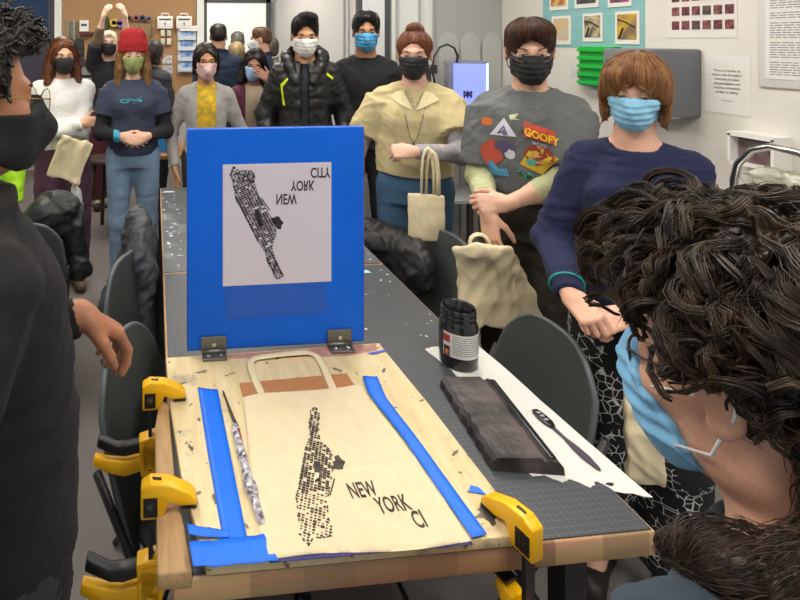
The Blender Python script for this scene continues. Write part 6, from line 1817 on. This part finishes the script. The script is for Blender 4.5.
p.eyes(openz=.003, brow='1a1210', col='2a1a12')
p.mask('17181a', 'fold', loop='17181a', h=.003, out=-.004, rough=.85, slope=.9, zt=.008)
p.glasses('a8843c', r=.0010, metal=1.0, w=.025, hh=.021, round_=2.1, y=-.118, lens=True)
# twisted curly hair
vol = [ell((0, .020, .045), (.092, .108, .092), k=.02), ell((0, -.040, .108), (.072, .068, .042), k=.03), ell((0, -.128, -.010), (.090, .086, .112), k=.012, op='-')]
vol += [func(lambda x, y, z: np.maximum(y + .042, z - .070), (-.2, -.2, -.2), (.2, -.042, .07), '-', .012)]
vol += [ell((sd * .088, -.010, -.010), (.026, .036, .036), k=.008, op='-') for sd in (-1, 1)] + [Pr(lambda x, y, z: z - (-.012 - .045 * smooth01((y + .01) / .08)) + 0 * x, (-.2, -.2, -.25), (.2, .2, .06), '-', .01)]
V, F = sculpt(vol, .004, disp=wrinkle(.006, .012, 2, ridge=.9), smooth=1)
r = np.random.RandomState(3); roots = V[r.choice(len(V), 900)]; roots = roots[(roots[:, 2] > .0)]; avA = [func(lambda x, y, z: np.maximum(y + .038, z - .074), (-1,) * 3, (1,) * 3), ell((0, -.130, -.016), (.104, .092, .104))]
rd = r.normal(size=(len(roots), 3)) * .8
def fl(P_, t): d = P_ - A3((0, .01, .02)); d /= np.linalg.norm(d, axis=1)[:, None]; return d * .65 + rd[:len(P_)] * .7 + A3((0, -.15, -.1 - .3 * t))
SV, SF = strands(vol, roots, fl, 11, .0036, 5, curl=.0036, curlw=420, rad=.0030, stick=False, n=5, lenv=.6, avoid=avA)
p.add('hair', np.concatenate([V, SV]), np.concatenate([F, SF + len(V)]), mat('hair_coil', '17130f', rough=.5, noise=.3, nscale=60, bump=.5, bscale=200), head=True)
p.top('sweater', mat('sweater_charcoal', '0f0e10', rough=.95, noise=.14, nscale=140, bump=.7, bscale=260), grow=.026, z0=.80, sleeve=.985, sgrow=.014, amp=.008, fold=.10, seed=4, neck=.058, z1=1.44, sag=.03, h=.007, cuff=.006)
p.legs_('trousers', M_dark, grow=.014); p.shoes()

# --- foreground right: curly head leaning in, blue mask
yaw = math.atan2(-.26, -.966)
H_ = 1.64; S_ = H_ / 1.7; drop = .215
fd = Vector((math.sin(yaw), -math.cos(yaw), 0)); lean = .05
hz = 1.313 + drop
hw = Vector((.596, .470, 0))
L_ = tuple((hw - fd * (.022 + lean * 1.22) * S_)[:2]); zc = hz / S_
kz = .80; az = .09 + drop / S_
p = Person('person leaning in at lower right, messy dark curly hair, blue mask', L_, yaw, H_, lean=lean, hoff=(0, 0, zc - 1.585), head=(-.06, .17, 0), skin='c99880', h=.010, hf=.0026, fem=1, wide=1.08, build=1.0, handf=.006, drop=drop, shrug=.03,
           legs={sd: ((sd * .10, -.34, kz + .03), (sd * .11, -.30, az + 0)) for sd in (-1, 1)},
           arms={-1: dict(w=(-.13, -.30, .93), pole=(-.6, .5, -1), f=(.5, -.7, -.2), n=(0, 0, 1)), 1: dict(w=(.13, -.30, .93), pole=(.6, .5, -1), f=(-.5, -.7, -.2), n=(0, 0, 1))})
p.eyes(openz=.003, brow='2a1c16'); p.mask('7fb8de', 'surgical', loop='e8e8e8', h=.0026, out=.004, zt=.014, yc=-.070, tilt=.45, col2='74aed6')
p.glasses('1c1a1c', r=.0017, w=.019, hh=.015, y=-.094, lens=True)
def dcut(x0=-.2): return Pr(lambda x, y, z: z - (-.008 - .055 * smooth01((y - .0) / .07)) + 0 * x, (-.2, -.2, -.25), (.2, .2, .06), '-', .01)
vol = [ell((0, .035, .072), (.106, .112, .112), k=.03), ell((0, -.052, .103), (.088, .070, .056), k=.04), ell((0, .085, .06), (.085, .06, .075), k=.04), ell((0, -.122, -.024), (.104, .120, .098), k=.012, op='-')]
vol += [ell((sd * .092, .006, -.020), (.040, .036, .040), k=.010, op='-') for sd in (-1, 1)] + [dcut()]
avB = [ell((sd * .090, .004, -.018), (.030, .034, .036)) for sd in (-1, 1)] + [ell((0, -.120, -.030), (.108, .124, .092)), ell((0, .02, -.12), (.09, .06, .07)), ell((.03, -.105, .02), (.06, .06, .055))]
V, F = sculpt(vol, .004, disp=lambda V: wrinkle(.020, .034, 2, ridge=.8)(V) + wrinkle(.004, .010, 7, (1, 1, 1), .8)(V), smooth=1)
r = np.random.RandomState(5)
def curly(N, steps, ds, curl, w, rad, seed, spread, grav, lift, ret=False):
    r = np.random.RandomState(seed)
    roots = V[r.choice(len(V), N)]; keep = (roots[:, 2] > -.02); roots = roots[keep]
    # neighbouring strands share a swirl so that locks form
    a = wrinkle(1, .05, seed); b_ = wrinkle(1, .05, seed + 1); c_ = wrinkle(1, .05, seed + 2)
    def fl(P_, t):
        d = P_ - A3((0, .02, .12)); d[:, 2] *= .3; d /= np.linalg.norm(d, axis=1)[:, None] + 1e-6
        sw = np.stack([a(P_), b_(P_), c_(P_)], 1) * spread
        return d + sw + A3((0, 0, -grav))
    return strands(vol, roots, fl, steps, ds, seed, lift=lift, curl=curl, curlw=w, rad=rad, n=3, lenv=.35, ret=ret, phase=wrinkle(4, .03, seed + 7, ridge=.2), avoid=avB)
parts = [(V, F)]
g1 = curly(900, 18, .0085, .011, 80, .001, 11, 1.5, .30, (.000, .008), True); parts.append(clumps(g1, 20, .0066, .00055, 3))
g2 = curly(170, 18, .0095, .016, 62, .001, 21, 1.9, .2, (.006, .018), True); parts.append(clumps(g2, 22, .0075, .0006, 4))
parts.append(curly(500, 16, .009, .010, 70, .0005, 12, 1.5, .3, (.002, .013)))
parts.append(curly(110, 14, .009, .010, 60, .00033, 14, 2.0, .1, (.010, .026)))
VV = []; FF = []; o_ = 0
for a, b in parts: VV.append(a); FF.append(b + o_); o_ += len(a)
p.add('hair', np.concatenate(VV), np.concatenate(FF), mat('hair_curly', '1d1511', rough=.40, noise=.45, nscale=30, col2='43321f', spec=.45, bump=.5, bscale=220), head=True)
# ponytail falling forward over the near shoulder
tail = [ell((.012, .088, -.060), (.064, .045, .075), k=.03), cap((.005, .112, .02), (.025, .112, -.08), .032, .034, k=.03), cap((.025, .112, -.06), (.070, .085, -.120), .032, .026, k=.03), cap((.070, .085, -.115), (.105, .01, -.130), .026, .020, k=.03), cap((.105, .01, -.135), (.105, -.035, -.150), .020, .010, k=.03), cap((.08, .08, -.12), (.12, .06, -.17), .024, .018, k=.03)]
V, F = sculpt(tail, .005, disp=wrinkle(.008, .03, 5, (1, 1, .5), ridge=.8), smooth=1)
r = np.random.RandomState(9); roots = V[r.choice(len(V), 2200)]; roots = roots[roots[:, 2] < -.0]
SV, SF = strands(tail, roots, lambda P_, t: np.tile(A3((.45, -.75, -.45)), (len(P_), 1)) + np.stack([np.sin(P_[:, 2] * 40)] * 3, 1) * .3, 8, .007, 6, lift=(-.001, .006), curl=.004, curlw=60, rad=.0006)
p.add('ponytail', np.concatenate([V, SV]), np.concatenate([F, SF + len(V)]), mat('hair_tail', '2c1f17', rough=.45, noise=.4, nscale=45, col2='4a3525', bump=.5, bscale=200), head=True, label='browner lock of hair over the near shoulder')
p.top('top', mat('slate_jersey', '35424f', rough=.9, noise=.07, nscale=12, bump=.2, bscale=500), grow=.016, z0=.88, sleeve=.98, sgrow=.016, amp=.006, fold=.08, seed=4, neck=.058, z1=1.43, h=.008)
p.legs_('trousers', M_dark, grow=.012, z0=.30, z1=1.0); p.shoes()
o = empty('stool', (p.root.location.x, p.root.location.y - .0, 0)); tag(o, 'plain wooden stool under the person leaning in at the lower right', 'stool')
zt = .84 * S_ - drop - .02
MB().lathe([(0, zt - .04), (.16, zt - .04), (.17, zt - .02), (.16, zt), (0, zt)]).build('seat', mat('stool_wood', '3a2c24'), o)
for k in range(4):
    a = k * PI / 2 + PI / 4
    MB().tube([(.11 * math.cos(a), .11 * math.sin(a), zt - .04), (.17 * math.cos(a), .17 * math.sin(a), 0)], .016, 8).build('leg', mat('stool_wood', '3a2c24'), o, smooth=True)
# ---------------------------------------------------------------- camera, world
cam = bpy.data.cameras.new('camera'); co = bpy.data.objects.new('camera', cam); COL.objects.link(co)
cam.sensor_fit = 'HORIZONTAL'; cam.sensor_width = 36; cam.lens = 36 * 525 / 800
cam.shift_x = (400 - 206.6) / 800; cam.shift_y = -(300 - 40) / 800
co.location = (0, 0, 1.65); co.rotation_euler = (PI / 2, 0, -math.atan(51.6 / 525)); cam.clip_start = .02
SC.camera = co
w = bpy.data.worlds.new('world'); SC.world = w; w.use_nodes = True
w.node_tree.nodes['Background'].inputs[0].default_value = (.93, .96, 1.0, 1); w.node_tree.nodes['Background'].inputs[1].default_value = .55
vs = SC.view_settings; vs.view_transform = 'Standard'; vs.look = 'None'; vs.gamma = 1; vs.exposure = 0.12; vs.use_curve_mapping = False
